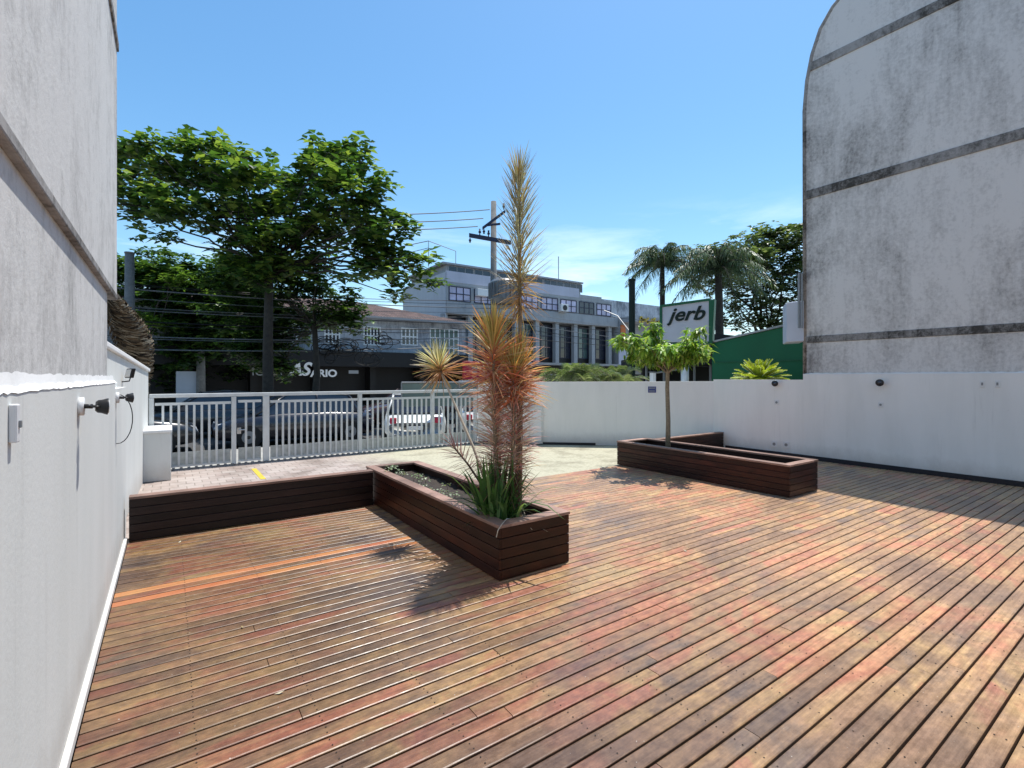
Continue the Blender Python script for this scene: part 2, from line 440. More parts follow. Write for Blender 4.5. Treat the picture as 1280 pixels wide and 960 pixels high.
# deck: individual boards in one sheet
m = MB()
PITCH, GAP = .0985, .0115
rd = random.Random(5)
y = -3.0; row = 0
X0, X1 = -.355, 10.86
def board(m, xa, xb, ya, yb, col, dz):
    z1 = 0.0 + dz; ch = .0035; z0 = -.03
    prof = [(ya, z0), (ya, z1 - .0045), (ya + .0015, z1 - .0026), (ya + .0065, z1), (yb - .0065, z1), (yb - .0015, z1 - .0026), (yb, z1 - .0045), (yb, z0)]
    A = [m.vert((xa, a, b)) for a, b in prof]; B = [m.vert((xb, a, b)) for a, b in prof]
    for k in range(7): m.face((A[k], B[k], B[k+1], A[k+1])[::-1], col)
    m.face(A, col); m.face(B[::-1], col)
while y < 6.62:
    x = X0
    L = rd.uniform(.8, 4.5)
    special = (abs(y + .045 - 4.93) < .05 or abs(y + .045 - 4.72) < .05)
    while x < X1 - .01:
        xb = min(X1, x + L)
        if X1 - xb < .5: xb = X1
        if special and x == X0: xb = 2.1
        flag = 1.0 if (special and x == X0) else rd.uniform(0, .9)
        board(m, x + .002, xb - .002, y, y + PITCH - GAP, (rd.random(), rd.random(), flag, 1), rd.uniform(-.0012, .0012))
        x = xb; L = rd.uniform(2.2, 5.2)
    y += PITCH; row += 1
m.m = 2
yy = -3.0
while yy < 6.62:
    xx = .1
    while xx < 10.8:
        for o_ in (.022, .064):
            cx, cy = xx + rd.uniform(-.004, .004), yy + o_ + rd.uniform(-.003, .003)
            m.poly([(cx + .0042*math.cos(a), cy + .0042*math.sin(a), .0022) for a in (0, 1.05, 2.09, 3.14, 4.19, 5.24)], (0, 0, 0, 1))
        xx += .52
    yy += PITCH
m.m = 1
m.box((X0, -3.0, -.2), (X1, 6.6, -.035))
struct(m.build('deck', [M['deck'], M['bearer'], M['bearer']]))

# ================================================================ LEFT SIDE
LX, LX2 = -.385, -.412
t = thing('rendered_building', (-3, 0, 0), 'tall streaked grey rendered building wall along the left edge above the white wall', 'building')
m = MB(); m.box((-9, -14, 0), (LX2, 5.10, 2.385)); m.build('lower_wall', M['stain_l'], t)
m = MB(); m.box((-9, -14, 2.437), (LX, 5.6, 12.5)); m.build('upper_wall', M['stain_l'], t)
m = MB(); m.obox((-9, -14, 2.386), (8.619, 0, 0), (0, 19.60, 0), (0, 0, .05)); m.build('floor_band', M['band'], t, bevel=.008)
m = MB(); m.box((LX - .02, -14, 4.60), (LX + .015, 5.61, 4.68)); m.build('floor_band', M['band'], t, bevel=.008)
# white garden wall with sloped, roughly trowelled coping
t = thing('white_wall', (LX, 2, 0), 'long white painted wall on the left carrying two black spotlights and a switch box', 'wall', )
m = MB(); m.box((-.70, -14, 0), (LX, 5.45, 1.655)); m.box((-.70, 5.452, 0), (LX, 6.75, 1.60)); m.build('wall_face', M['white'], t)
m = MB(); n = 240; prev = None
for k in range(n + 1):
    yy = -4 + (5.58 + 4) * k / n
    a = m.vert((LX + .003, yy, 1.655 + R.uniform(-.004, .003))); b = m.vert((LX - .02, yy, 1.675 + R.uniform(-.005, .006)))
    c = m.vert((LX2 + .001, yy, 1.712 + R.uniform(-.004, .006) + .005*abs(math.sin(yy*9)*math.sin(yy*3.7)))); 
    if prev:
        m.face((prev[0], a, b, prev[1])); m.face((prev[1], b, c, prev[2]))
    prev = (a, b, c)
m.build('coping', M['white_rough'], t)
m = MB(); m.box((LX, -5, 0.002), (LX + .028, 6.42, .055)); m.build('skirting', M['white_rough'], t, bevel=.006)
# second, recessed wall further on with pitched coping
t = thing('white_wall', (-.45, 8.5, 0), 'short weathered white wall with sloping coping between the long left wall and the gate', 'wall')
m = MB()
A, B = Vector((-.50, 5.7, 0)), Vector((-.315, 11.0, 0)); d = (B - A); nrm = Vector((-1, .03, 0)).normalized()
m.v = []; th = .16
def prism_wall(m, A, B, za, zb, th, col=None):
    d = (B - A).normalized(); nn = Vector((-d.y, d.x, 0)) * th
    i = len(m.v)
    for P, z in ((A, za), (B, zb)):
        for q, zz in ((P, 0), (P + nn, 0), (P + nn, z), (P, z)): m.v.append((q.x, q.y, zz))
    for q in ((0, 3, 2, 1), (4, 5, 6, 7), (0, 4, 7, 3), (3, 7, 6, 2), (2, 6, 5, 1), (0, 1, 5, 4)): m.face([i + k for k in q], col)
prism_wall(m, A, B, 1.98, 1.80, th); m.build('wall_face', M['white'], t)
m = MB(); dd = d.normalized(); nn = Vector((-dd.y, dd.x, 0))
m.obox(A - nn*.03 + Vector((0, 0, 1.985)), d + Vector((0, 0, -.18)), nn*.24, (0, 0, .055)); m.build('coping', M['white_rough'], t, bevel=.01)
# low white pillar
t = thing('meter_pillar', (-.15, 10.3, 0), 'low white block pillar standing against the left end of the gate', 'pillar')
m = MB(); m.box((-.36, 9.93, 0), (.02, 10.9, .79)); m.build('block', M['white'], t, bevel=.01)
m = MB(); m.box((-.37, 9.91, .79), (.035, 10.91, .84)); m.build('cap', M['white_rough'], t, bevel=.01)

# wall spotlights on the left wall
def spot(loc, label, sd, tall, yawd, lens='lamp'):
    t = thing('wall_spotlight', loc, label, 'spotlight', 'black spotlights on the white walls')
    x, y, z = loc
    m = MB(); m.tube([(x, y, z), (x + .022*sd, y, z)], .048, 14); m.build('wall_plate', M['plate'], t, True)
    m = MB(); q = .13
    dirv = Vector((sd, yawd, -.05)).normalized(); p0 = Vector((x + .022*sd, y, z))
    m.tube([p0, p0 + dirv*.035], .012, 8); m.tube([p0 + dirv*.03 + Vector((0, -.028, 0)), p0 + dirv*.065 + Vector((0, -.045, 0))], .006, 6)
    m.tube([p0 + dirv*.03 + Vector((0, .028, 0)), p0 + dirv*.065 + Vector((0, .045, 0))], .006, 6)
    m.build('bracket', M['black'], t, True)
    m = MB(); pts = [p0 + dirv*a for a in (.045, .055, .07, .092, .096)]
    m.tube(pts, [.024, .034, .036, .044, .044] if sd > 0 else [.03, .05, .062, .066, .06], 14); b = m.build('lamp_head', M['black'], t, True)
    m = MB(); m.tube([pts[-1] + dirv*.001, pts[-1] + dirv*.004], .036, 14); m.build('lens', M[lens], b, True)
    return t
pa = atX(98, 508, LX)
spot((LX, pa.y, pa.z), 'nearer black spotlight on the left white wall, with a long shadow streak below it', 1, 1, .15)
pb = atX(145, 497, LX)
tb = spot((LX, pb.y, pb.z), 'farther black spotlight on the left white wall with a loop of loose cable', 1, 1, .25)
m = MB(); pts = []
for k in range(15):
    a = -1.9 + 3.5 * k / 14
    pts.append((LX + .012 + .10 * math.cos(a), pb.y + .02 + .05*math.cos(a), pb.z - .19 + .24 * math.sin(a)*.9))
m.tube(pts, .004, 6); m.build('loose_cable', M['black'], tb, True)
# floodlight on second wall
pf = at(147, 467, 5.6); pf.x = -.46
t = thing('floodlight', pf, 'small square black floodlight fixed near the top of the short left wall', 'floodlight')
m = MB(); m.obox(pf + Vector((.09, -.07, -.05)), (.035, .02, 0), (-.06, .15, 0), (.02, 0, .11)); b = m.build('housing', M['black'], t, bevel=.008)
m = MB(); m.obox(pf + Vector((.086, -.066, -.037)), (-.004, -.002, 0), (-.05, .125, 0), (.016, 0, .085)); m.build('lens', M['lamp'], b)
m = MB(); m.tube([pf + Vector((-.03, 0, -.10)), pf + Vector((.08, 0, -.085)), pf + Vector((.09, .0, -.04))], .008, 6); m.tube([pf + Vector((-.02, 0, -.1)), pf + Vector((.0, .0, -.19)), pf + Vector((.05, -.1, -.26))], .004, 6); m.build('bracket', M['black'], t, True)
# switch box
ps = atX(12, 530, LX)
t = thing('switch_box', (LX, ps.y, ps.z), 'slim grey plastic switch box on the left wall at the picture edge', 'switch box')
m = MB(); m.box((LX, ps.y - .018, ps.z - .055), (LX + .02, ps.y + .018, ps.z + .058)); m.build('cover', M['plate'], t, bevel=.004)
m = MB(); m.box((LX + .02, ps.y - .008, ps.z - .012), (LX + .026, ps.y + .008, ps.z + .01)); m.build('rocker', M['metal'], t, bevel=.002)
# stains / streaks of conduit chase on left wall
# leaning shaggy palm trunk behind the short wall
b0 = Vector((-.62, 9.6, 1.2)); 
t = thing('shaggy_palm_trunk', (-.9, 10.6, 0), 'leaning stump wrapped in curled dry palm fibre behind the short left wall', 'palm stump')
pts = [at(150, 560, 10.6), at(168, 462, 10.4), at(170, 432, 10.1), at(158, 405, 9.8), at(146, 382, 9.5), at(138, 362, 9.3)]
m = MB(); m.tube(pts, [.16, .18, .21, .20, .14, .06], 12); m.build('trunk', M['bark'], t, True)
m = MB(); rr = random.Random(3)
for k in range(1100):
    s = rr.random()*.96 + .02; f = s * (len(pts)-2) + .6; i = min(int(f), len(pts)-2); u = f - i
    p = pts[i].lerp(pts[i+1], u); ax = (pts[i+1]-pts[i]).normalized()
    dd_ = rdir(rr); a = (dd_ - ax*dd_.dot(ax)).normalized(); b = ax.cross(a)
    rad = (.27 - .17*max(0, s-.55)/.45)  * rr.uniform(.85, 1.15); ln = rr.uniform(.5, 1.5)
    q = [p + (a*math.cos(x*ln) + b*math.sin(x*ln))*rad*(1 + .12*x) - Vector((0, 0, .10*x*x)) for x in (0, .33, .66, 1.0)]
    g = rr.choice([(.13, .09, .055), (.22, .17, .115), (.32, .27, .20), (.07, .05, .035)])
    m.strip(q, [.012, .014, .011, .003], ax, g)
m.build('dry_fibre', M['fibre'], t)

# ================================================================ RIGHT SIDE
RX = 10.9
t = thing('rendered_building', (14, 0, 0), 'tall mildewed grey building with three dark bands and rounded top corner on the right', 'building')
prof = [(-14, 1.74), (4.94, 1.74), (4.95, 7.3), (4.90, 7.9), (4.80, 8.4), (4.64, 8.82), (4.42, 9.12), (4.15, 9.32), (3.8, 9.42), (-14, 9.42)]
m = MB(); m.extrude(prof, (RX + .03, 0, 0), (0, 1, 0), (0, 0, 1), (9, 0, 0)); m.build('wall', M['stain_r'], t)
for (z0, z1, pr) in ((2.42, 2.56, .015), (5.42, 5.60, .02), (8.06, 8.24, .02)):
    m = MB(); yend = 4.945 if z0 < 8 else 4.86
    n = 60; 
    m.box((RX + .03 - pr, -6, z0), (RX + .06, yend, z1)); m.build('floor_band', M['band'], t, bevel=.012)
m = MB(); m.tube([(RX + .06, 4.96, 1.75), (RX + .06, 4.97, 7.3), (RX+.06, 4.92, 7.9), (RX+.06, 4.82, 8.4), (RX+.06, 4.66, 8.84), (RX+.06, 4.43, 9.15), (RX+.06, 4.15, 9.35), (RX+.06, 3.8, 9.45), (RX+.06, -6, 9.45)], .05, 8)
m.build('corner_trim', M['band'], t, True)
t = thing('white_wall', (RX, 1, 0), 'long white wall on the right with dark skirting, sockets and spotlights', 'wall')
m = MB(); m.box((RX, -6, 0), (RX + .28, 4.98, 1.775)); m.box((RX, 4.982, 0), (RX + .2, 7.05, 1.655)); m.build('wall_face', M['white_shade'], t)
m = MB(); m.box((RX - .035, -6, .002), (RX - .001, 6.72, .085)); m.build('skirting', M['skirt'], t, bevel=.004)
m = MB(); prev = None
for k in range(181):
    yy = -4 + 8.98*k/180; a = m.vert((RX - .003, yy, 1.765 + R.uniform(-.004, .004))); b = m.vert((RX + .02, yy, 1.79 + R.uniform(-.008, .010)))
    if prev: m.face((prev[0], prev[1], b, a))
    prev = (a, b)
m.build('coping', M['white_rough'], t)
# diagonal boundary wall
t = thing('white_wall', (9, 8.7, 0), 'slanting white wall behind the terrace carrying a small blue plate', 'wall')
A, B = Vector((RX + .05, 7.0, 0)), Vector((6.55, 10.95, 0))
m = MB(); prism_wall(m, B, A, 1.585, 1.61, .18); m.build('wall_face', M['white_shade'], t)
d = (A - B).normalized(); nrm = Vector((d.y, -d.x, 0)) * -1
face_n = Vector((-d.y, d.x, 0))
if face_n.y > 0: face_n = -face_n
def on_diag(px, py, out=0.0):
    l = (px - CX)/F; r_ = Vector((SN + CS*l, CS - SN*l, (HY - py)/F))
    # intersection of the ray with the wall face line
    den = r_.x*face_n.x + r_.y*face_n.y
    tt = (B.x*face_n.x + B.y*face_n.y)/den
    return Vector((r_.x*tt, r_.y*tt, H + r_.z*tt)) + face_n*out
m = MB(); m.obox(B + face_n*.02, d*3.0, -face_n*.02, (0, 0, .06)); m.build('skirting', M['skirt'], t)
p0 = on_diag(661, 556); p0.z = 0
m = MB(); m.obox(p0 + face_n*.05 + Vector((0, 0, .02)), d*.36, -face_n*.05, (0, 0, .95)); q = m.build('meter_door', M['white'], t, bevel=.006)
m = MB(); m.obox(p0 + face_n*.058 + d*.04 + Vector((0, 0, .08)), d*.28, -face_n*.007, (0, 0, .8)); m.build('panel', M['plate'], q, bevel=.004)
# blue plate
p = on_diag(815, 487)
t = thing('wall_plate_sign', p, 'small blue rectangular plate with white lines on the slanting white wall', 'sign')
m = MB(); m.obox(p + face_n*.012 - d*.095 + Vector((0, 0, -.075)), d*.19, -face_n*.012, (0, 0, .15)); m.build('plate', M['blue'], t)
for zz, a0, a1, hh in ((.02, .02, .17, .035), (-.05, .025, .165, .03)):
    m = MB()
    for k in range(5):
        w = (a1 - a0)/5
        m.obox(p + face_n*.015 - d*.095 + d*(a0 + w*k) + Vector((0, 0, zz)), d*w*.7, -face_n*.004, (0, 0, hh))
    m.build('marking', M['letter_grey'], t)
# spots on right wall
p = atX(1100, 478, RX); spot((RX, p.y, p.z), 'black round spotlight on the right white wall below the stained building', -1, 1, -.35, 'pane_dark')
p = atX(970, 479, RX); spot((RX, p.y, p.z), 'small black spotlight on the right white wall under the yellow-green cycad', -1, 1, -.35, 'pane_dark')
def plate(px, py, w, h, label, cat, name, hole):
    p = atX(px, py, RX)
    t = thing(name, (RX, p.y, p.z), label, cat, 'white plates on the right wall')
    m = MB(); m.box((RX - .012, p.y - w/2, p.z - h/2), (RX, p.y + w/2, p.z + h/2)); m.build('cover', M['plate'], t, bevel=.004)
    m = MB(); 
    if hole == 'socket': m.tube([(RX - .0125, p.y, p.z), (RX - .016, p.y, p.z)], w*.26, 12)
    else: m.box((RX - .018, p.y - w*.2, p.z - h*.2), (RX - .0125, p.y + w*.2, p.z + h*.22))
    m.build('insert', M['metal'], t)
plate(1101, 506, .08, .09, 'square white box on the wall right below the round black spotlight', 'outlet box', 'outlet_box', 'socket')
plate(971, 503, .10, .10, 'square white box on the wall below the spotlight under the cycad', 'outlet box', 'outlet_box', 'socket')
plate(968, 555, .13, .13, 'left one of two white sockets low on the right wall', 'socket', 'wall_socket', 'socket')
plate(983, 556, .13, .13, 'right one of two white sockets low on the right wall', 'socket', 'wall_socket', 'socket')
plate(1228, 480, .06, .11, 'left one of two light switches high on the right wall', 'switch', 'light_switch', 'sw')
plate(1247, 480, .06, .11, 'right one of two light switches high on the right wall', 'switch', 'light_switch', 'sw')

# ================================================================ PLANTERS
def plank_face(m, o, along, out, L, z0, z1, n, gap=.006, thick=.022, rr=R):
    """horizontal boards on one side of the planter"""
    hh = (z1 - z0)/n
    for k in range(n):
        m.obox(o + Vector((0, 0, z0 + hh*k + gap/2)), along*L, out*thick, (0, 0, hh - gap), (rr.random(), rr.random(), rr.random(), 1))
def planter(x0, x1, y0, y1, top, label, mats):
    t = thing('wooden_planter', ((x0+x1)/2, (y0+y1)/2, 0), label, 'planter')
    ux, uy = Vector((1, 0, 0)), Vector((0, 1, 0))
    th = .022; zt = top - .028
    for (o, al, ou, L) in ((Vector((x0+th, y0, 0)), uy, -ux, y1-y0), (Vector((x1-th, y0, 0)), uy, ux, y1-y0),
                           (Vector((x0+th+.001, y0+th, 0)), ux, -uy, x1-x0-2*th-.002), (Vector((x0+th+.001, y1-th, 0)), ux, uy, x1-x0-2*th-.002)):
        m = MB(); plank_face(m, o, al, ou, L, .004, zt, 5)
        m.build('side_panel', mats[0], t, bevel=.003)
    m = MB(); w = .04
    m.box((x0+th+.002, y0+th+.002, .003), (x0+th+w, y1-th-.002, zt-.003)); m.box((x1-th-w, y0+th+.002, .003), (x1-th-.002, y1-th-.002, zt-.003))
    m.box((x0+th+w+.001, y0+th+.002, .003), (x1-th-w-.001, y0+th+w, zt-.003)); m.box((x0+th+w+.001, y1-th-w, .003), (x1-th-w-.001, y1-th-.002, zt-.003))
    m.build('lining', M['timber_dark'], t)
    m = MB(); rw = .115; e = .008
    def rc(): return (R.random(), R.random(), R.random(), 1)
    m.box((x0-e, y0-e, zt), (x0+rw, y1+e, top), rc()); m.box((x1-rw, y0-e, zt), (x1+e, y1+e, top), rc())
    m.box((x0+rw+.002, y0-e, zt), (x1-rw-.002, y0+rw, top), rc()); m.box((x0+rw+.002, y1-rw, zt), (x1-rw-.002, y1+e, top), rc())
    m.build('rim', M['rim'], t, bevel=.004)
    # soil
    m = MB(); nx, ny = 10, 50; z = top - .13
    xs = [x0+.06 + (x1-x0-.12)*i/nx for i in range(nx+1)]; ys = [y0+.06 + (y1-y0-.12)*j/ny for j in range(ny+1)]
    g = [[m.vert((a, b, z + R.uniform(-.02, .025))) for b in ys] for a in xs]
    for i in range(nx):
        for j in range(ny): m.face((g[i][j], g[i+1][j], g[i+1][j+1], g[i][j+1]))
    m.build('soil', M['soil'], t, True)
    return t
planter(2.25, 3.02, 3.42, 6.78, .47, 'long reddish timber planter in the terrace middle holding spiky dracaenas', [M['timber']])
planter(7.18, 8.03, 3.46, 6.72, .465, 'long brown timber planter on the right holding the small tree', [M['timber2']])
m = MB(); rl = random.Random(77)
for k in range(45):
    p = Vector((rl.uniform(6.2, 7.1), rl.uniform(4.6, 6.6), .006)) if rl.random() < .45 else Vector((rl.uniform(-.2, 9.5), rl.uniform(1.5, 6.3), .006)); a = rl.uniform(0, 6.28)
    d = Vector((math.cos(a), math.sin(a), .05)); sd = Vector((-math.sin(a), math.cos(a), 0)); l_ = rl.uniform(.02, .055)
    m.poly([p, p + d*l_*.5 + sd*l_*.18, p + d*l_ + Vector((0, 0, .006)), p + d*l_*.5 - sd*l_*.18], rl.choice([(.30, .24, .12), (.40, .34, .18), (.16, .10, .05), (.5, .46, .34)]))
tag(m.build('fallen_leaves', M['fibre']), 'small dry leaves and bits scattered over the deck boards', 'fallen leaves', kind='stuff')
def low_wall(x0, x1, y0, y1, top, label):
    t = thing('timber_upstand', ((x0+x1)/2, y0, 0), label, 'low timber wall')
    m = MB(); plank_face(m, Vector((x0, y0+.022, 0)), Vector((1, 0, 0)), Vector((0, -1, 0)), x1-x0, .004, top-.028, 5); m.build('boards', M['timber_dark'], t, bevel=.003)
    m = MB(); m.box((x0, y0+.024, .002), (x1, y1, top-.03)); m.build('core', M['timber_dark'], t)
    m = MB(); m.box((x0, y0-.008, top-.028), (x1, y1+.005, top), (.5, .3, .4, 1)); m.build('cap', M['rim'], t, bevel=.004)
low_wall(-.345, 2.225, 6.43, 6.55, .465, 'dark boarded low wall running from the left white wall to the dracaena planter')
low_wall(8.055, RX - .04, 6.76, 6.88, .40, 'dark boarded low wall behind the right planter, ending at the white wall')

# ================================================================ DRACAENAS
def spear(mb, p, d, L, W, col, droop, r, seg=4):
    side = d.cross(Vector((0, 0, 1)))
    if side.length < .05: side = Vector((1, 0, 0))
    side.normalize(); tw = r.uniform(-.9, .9); side = (side*math.cos(tw) + d.cross(side)*math.sin(tw)).normalized()
    pts = []; w = []
    for k in range(seg + 1):
        u = k/seg
        pts.append(p + d*L*u - Vector((0, 0, 1))*droop*L*u*u); w.append(W*(.55 + .9*u - 1.4*u*u) if k < seg else .0006)
    mb.strip(pts, w, side, col)
def pathpt(path, s):
    f = s*(len(path)-1); i = min(int(f), len(path)-2); return path[i].lerp(path[i+1], f-i), (path[i+1]-path[i]).normalized()
def leafy(mb, path, s0, s1, n, L, W, ang0, ang1, cols, r, droop=.1, Lv=.25, taper=0):
    """leaves spiralling up a stem; ang = angle from the stem direction (radians) from s0 to s1"""
    for k in range(n):
        u = (k + r.random())/n; s = s0 + (s1-s0)*u; p, ax = pathpt(path, s)
        phi = k*2.39996 + r.uniform(-.25, .25)
        a = ax.orthogonal().normalized(); b = ax.cross(a)
        th = ang0 + (ang1-ang0)*u + r.uniform(-.14, .14)
        d = (ax*math.cos(th) + (a*math.cos(phi) + b*math.sin(phi))*math.sin(th)).normalized()
        l = L*(1 - taper*u)*r.uniform(1-Lv, 1+Lv*.6)
        c = cols(u, r); spear(mb, p, d, l, W, c, droop*r.uniform(.5, 1.6), r)
def jit(c, r, a=.2): k = r.uniform(1-a, 1+a); return (c[0]*k, c[1]*k*r.uniform(.92, 1.08), c[2]*k)
def lerp3(a, b, t): return tuple(x + (y-x)*t for x, y in zip(a, b))
soilz = .345
rp = random.Random(21)
def cols_orange(u, r):
    base = [(.60, .20, .11), (.68, .33, .18), (.50, .20, .15), (.66, .44, .26), (.40, .30, .18)]
    c = r.choice(base[:4]) if u < .6 else r.choice([(.66, .46, .17), (.56, .42, .18), (.46, .40, .18), (.66, .30, .12)])
    return jit(c, r)
def cols_pink(u, r):
    return jit(r.choice([(.62, .42, .40), (.56, .40, .38), (.72, .56, .52), (.52, .46, .38), (.66, .28, .30), (.42, .27, .26)]), r)
def cols_tan(u, r):
    return jit(r.choice([(.34, .31, .22), (.42, .38, .28), (.26, .23, .16), (.48, .44, .33)] if r.random() < .9 else [(.44, .28, .13)]), r)
def cols_pale(u, r):
    if u < .45: return jit(r.choice([(.50, .30, .18), (.42, .20, .13), (.36, .24, .14)]), r)
    return jit(r.choice([(.62, .56, .40), (.50, .44, .26), (.40, .36, .18), (.66, .62, .5)]), r)
def cols_dead(u, r): return jit(r.choice([(.10, .055, .04), (.16, .09, .06), (.22, .13, .09), (.28, .10, .10)]), r)

# main clump: several stems with orange heads
t = thing('red_dracaena', (2.55, 3.78, soilz), 'bushy red and orange spiky dracaena clump at the near end of the planter', 'plant', 'dracaenas in the planter')
heads = [([(2.52, 3.84, soilz), (2.46, 3.80, 1.0), (2.40, 3.74, 1.6), (2.37, 3.70, 2.08)], 1.0),
         ([(2.66, 3.80, soilz), (2.68, 3.76, .9), (2.69, 3.75, 1.5), (2.70, 3.74, 1.90)], .84),
         ([(2.56, 3.76, soilz), (2.58, 3.70, .9), (2.57, 3.66, 1.45), (2.55, 3.64, 1.80)], .78),
         ([(2.60, 3.92, soilz), (2.58, 3.98, .9), (2.58, 3.93, 1.4), (2.56, 3.92, 1.90)], .85)]
for path, k in heads:
    path = [Vector(p) for p in path]
    m = MB(); m.tube(path, [.022, .019, .016, .012], 8); st = m.build('stem', M['bark_pale'], t, True)
    m = MB(); leafy(m, path, .72, 1.0, int(240*k), .39*k, .0095, 1.8, .12, cols_orange, rp, .17)
    leafy(m, path, .93, 1.0, 36, .32*k, .009, .8, .08, lambda u, r: jit(r.choice([(.46, .36, .13), (.50, .40, .17), (.36, .30, .10)]), r), rp, .0)
    m.build('leaf_head', M['leaf_thin'], t)
    m = MB(); leafy(m, path, .28, .76, int(330*k), .29, .0065, 1.1, .85, cols_pink, rp, .16)
    leafy(m, path, .16, .32, 70, .24, .006, 1.7, 1.4, cols_dead, rp, .25)
    m.build('lower_leaves', M['leaf_thin'], t)
# tall column
t = thing('tall_dracaena', (2.69, 3.74, soilz), 'tallest tan dracaena rising as a feathery column above the orange heads', 'plant', 'dracaenas in the planter')
path = [Vector(p) for p in ((2.70, 3.76, soilz), (2.70, 3.74, 1.2), (2.68, 3.72, 2.3), (2.67, 3.72, 3.0), (2.66, 3.71, 3.58))]
m = MB(); m.tube(path, [.024, .021, .018, .016, .009], 8); m.build('stem', M['bark_pale'], t, True)
m = MB(); leafy(m, path, .56, 1.0, 300, .40, .0075, .85, .45, cols_tan, rp, .02, .15, .22)
leafy(m, path, .97, 1.0, 24, .26, .006, .5, .05, lambda u, r: jit((.46, .33, .15), r), rp, 0)
m.build('leaf_column', M['leaf_thin'], t)
m = MB(); leafy(m, path, .51, .62, 110, .26, .009, 2.2, 1.2, lambda u, r: jit(r.choice([(.42, .24, .10), (.30, .17, .09), (.50, .34, .18)]), r), rp, .3)
leafy(m, path, .16, .45, 200, .26, .006, 1.5, 1.2, cols_pink, rp, .2)
m.build('dry_leaves', M['leaf_thin'], t)
# leaning one
t = thing('leaning_dracaena', (2.62, 4.15, soilz), 'leaning dracaena with a bare white stem and one pale starburst head over the gate', 'plant', 'dracaenas in the planter')
path = [Vector(p) for p in ((2.62, 4.12, soilz), (2.60, 4.18, .62), (2.54, 4.33, .98), (2.44, 4.58, 1.45), (2.36, 4.80, 1.86))]
m = MB(); m.tube(path, [.017, .016, .014, .0125, .011], 8); m.build('stem', M['stem'], t, True)
m = MB(); leafy(m, path, .93, 1.0, 230, .30, .0085, 2.1, .15, cols_pale, rp, .08)
m.build('leaf_head', M['leaf_thin'], t)
m = MB(); leafy(m, path, .10, .42, 60, .20, .005, 2.0, 1.2, cols_dead, rp, .3); m.build('dry_leaves', M['leaf_thin'], t)
# second low bent stem
t = thing('bent_dracaena', (2.56, 4.0, soilz), 'thin bent dracaena shoot with dull purple leaves behind the strappy plant', 'plant', 'dracaenas in the planter')
path = [Vector(p) for p in ((2.56, 4.0, soilz), (2.50, 4.06, .62), (2.40, 4.2, .85), (2.30, 4.34, 1.03))]
m = MB(); m.tube(path, [.012, .011, .010, .008], 6); m.build('stem', M['bark'], t, True)
m = MB(); leafy(m, path, .55, 1.0, 70, .24, .006, 1.6, .3, lambda u, r: jit(r.choice([(.14, .07, .08), (.22, .10, .11)]), r), rp, .15); m.build('leaf_head', M['leaf_thin'], t)
# strappy green plant
t = thing('strappy_plant', (2.45, 3.82, soilz), 'dark green clump of long sword-shaped leaves at the foot of the dracaenas', 'plant')
m = MB(); rs = random.Random(9)
for k in range(130):
    a = rs.uniform(0, 6.283); th = rs.uniform(.02, .72)
    d = Vector((math.cos(a)*math.sin(th), math.sin(a)*math.sin(th), math.cos(th)))
    p = Vector((2.43 + rs.uniform(-.08, .14), 3.72 + rs.uniform(-.10, .20), soilz))
    L = rs.uniform(.40, .80); W = rs.uniform(.012, .021)
    c = jit(rs.choice([(.075, .17, .045), (.11, .23, .06), (.055, .13, .04), (.17, .29, .10)]), rs)
    side = Vector((-math.sin(a + rs.uniform(-.5, .5)), math.cos(a + rs.uniform(-.5, .5)), 0)).normalized(); dr = rs.uniform(.05, .55)*th*1.6
    pts = [p + d*L*u - Vector((0, 0, 1))*dr*L*u*u*u + Vector((math.cos(a), math.sin(a), 0))*dr*L*.4*u*u for u in (0, .2, .4, .6, .8, 1)]
    m.strip(pts, [W*.7, W, W, W*.85, W*.5, .0008], side, c)
m.build('leaves', M['leaf_thin'], t)
# dry leaf litter in the planter
m = MB()
for k in range(60):
    p = Vector((rs.uniform(2.40, 2.88), rs.uniform(3.56, 4.1), soilz + rs.uniform(.02, .09))); a = rs.uniform(0, 6.28)
    d = Vector((math.cos(a), math.sin(a), rs.uniform(-.1, .4))).normalized()
    spear(m, p, d, rs.uniform(.15, .4), .008, jit(rs.choice([(.16, .15, .09), (.30, .24, .16), (.07, .10, .05), (.45, .38, .28)]), rs), .35, rs)
tag(m.build('leaf_litter', M['leaf_thin']), 'tangle of dry fallen leaves lying on the soil at the planter end', 'leaf litter', kind='stuff')
# seedlings
for i, (x, y, lab) in enumerate(((2.43, 6.2, 'pale round-leaved weed farthest along inside the left planter'), (2.44, 5.45, 'pale round-leaved weed halfway along inside the left planter'), (2.44, 4.75, 'pale round-leaved weed nearest the strappy plant in the left planter'))):
    t = thing('seedling', (x, y, soilz), lab, 'small plant', 'weeds growing in the planter')
    m = MB(); ms = MB()
    for k in range(9):
        p = Vector((x + rs.uniform(-.05, .09), y + rs.uniform(-.16, .16), soilz)); q = p + Vector((rs.uniform(-.05, .05), rs.uniform(-.05, .05), rs.uniform(.05, .19)))
        ms.tube([p, q], .0025, 4)
        rosette(m, q, 6, .038, .014, [(.30, .36, .22), (.22, .32, .14), (.38, .42, .30)], rs)
    ms.build('stem', M['bark'], t); m.build('leaves', M['leaf'], t)
# hanging twigs over the rim
t = thing('dry_twig', (2.36, 3.52, .47), 'thin dry twig lying over the corner rim of the dracaena planter', 'twig')
m = MB(); m.tube([(2.50, 3.62, .44), (2.38, 3.50, .485), (2.28, 3.42, .478), (2.225, 3.40, .44), (2.215, 3.41, .38)], .004, 5); m.build('twig', M['stem'], t)

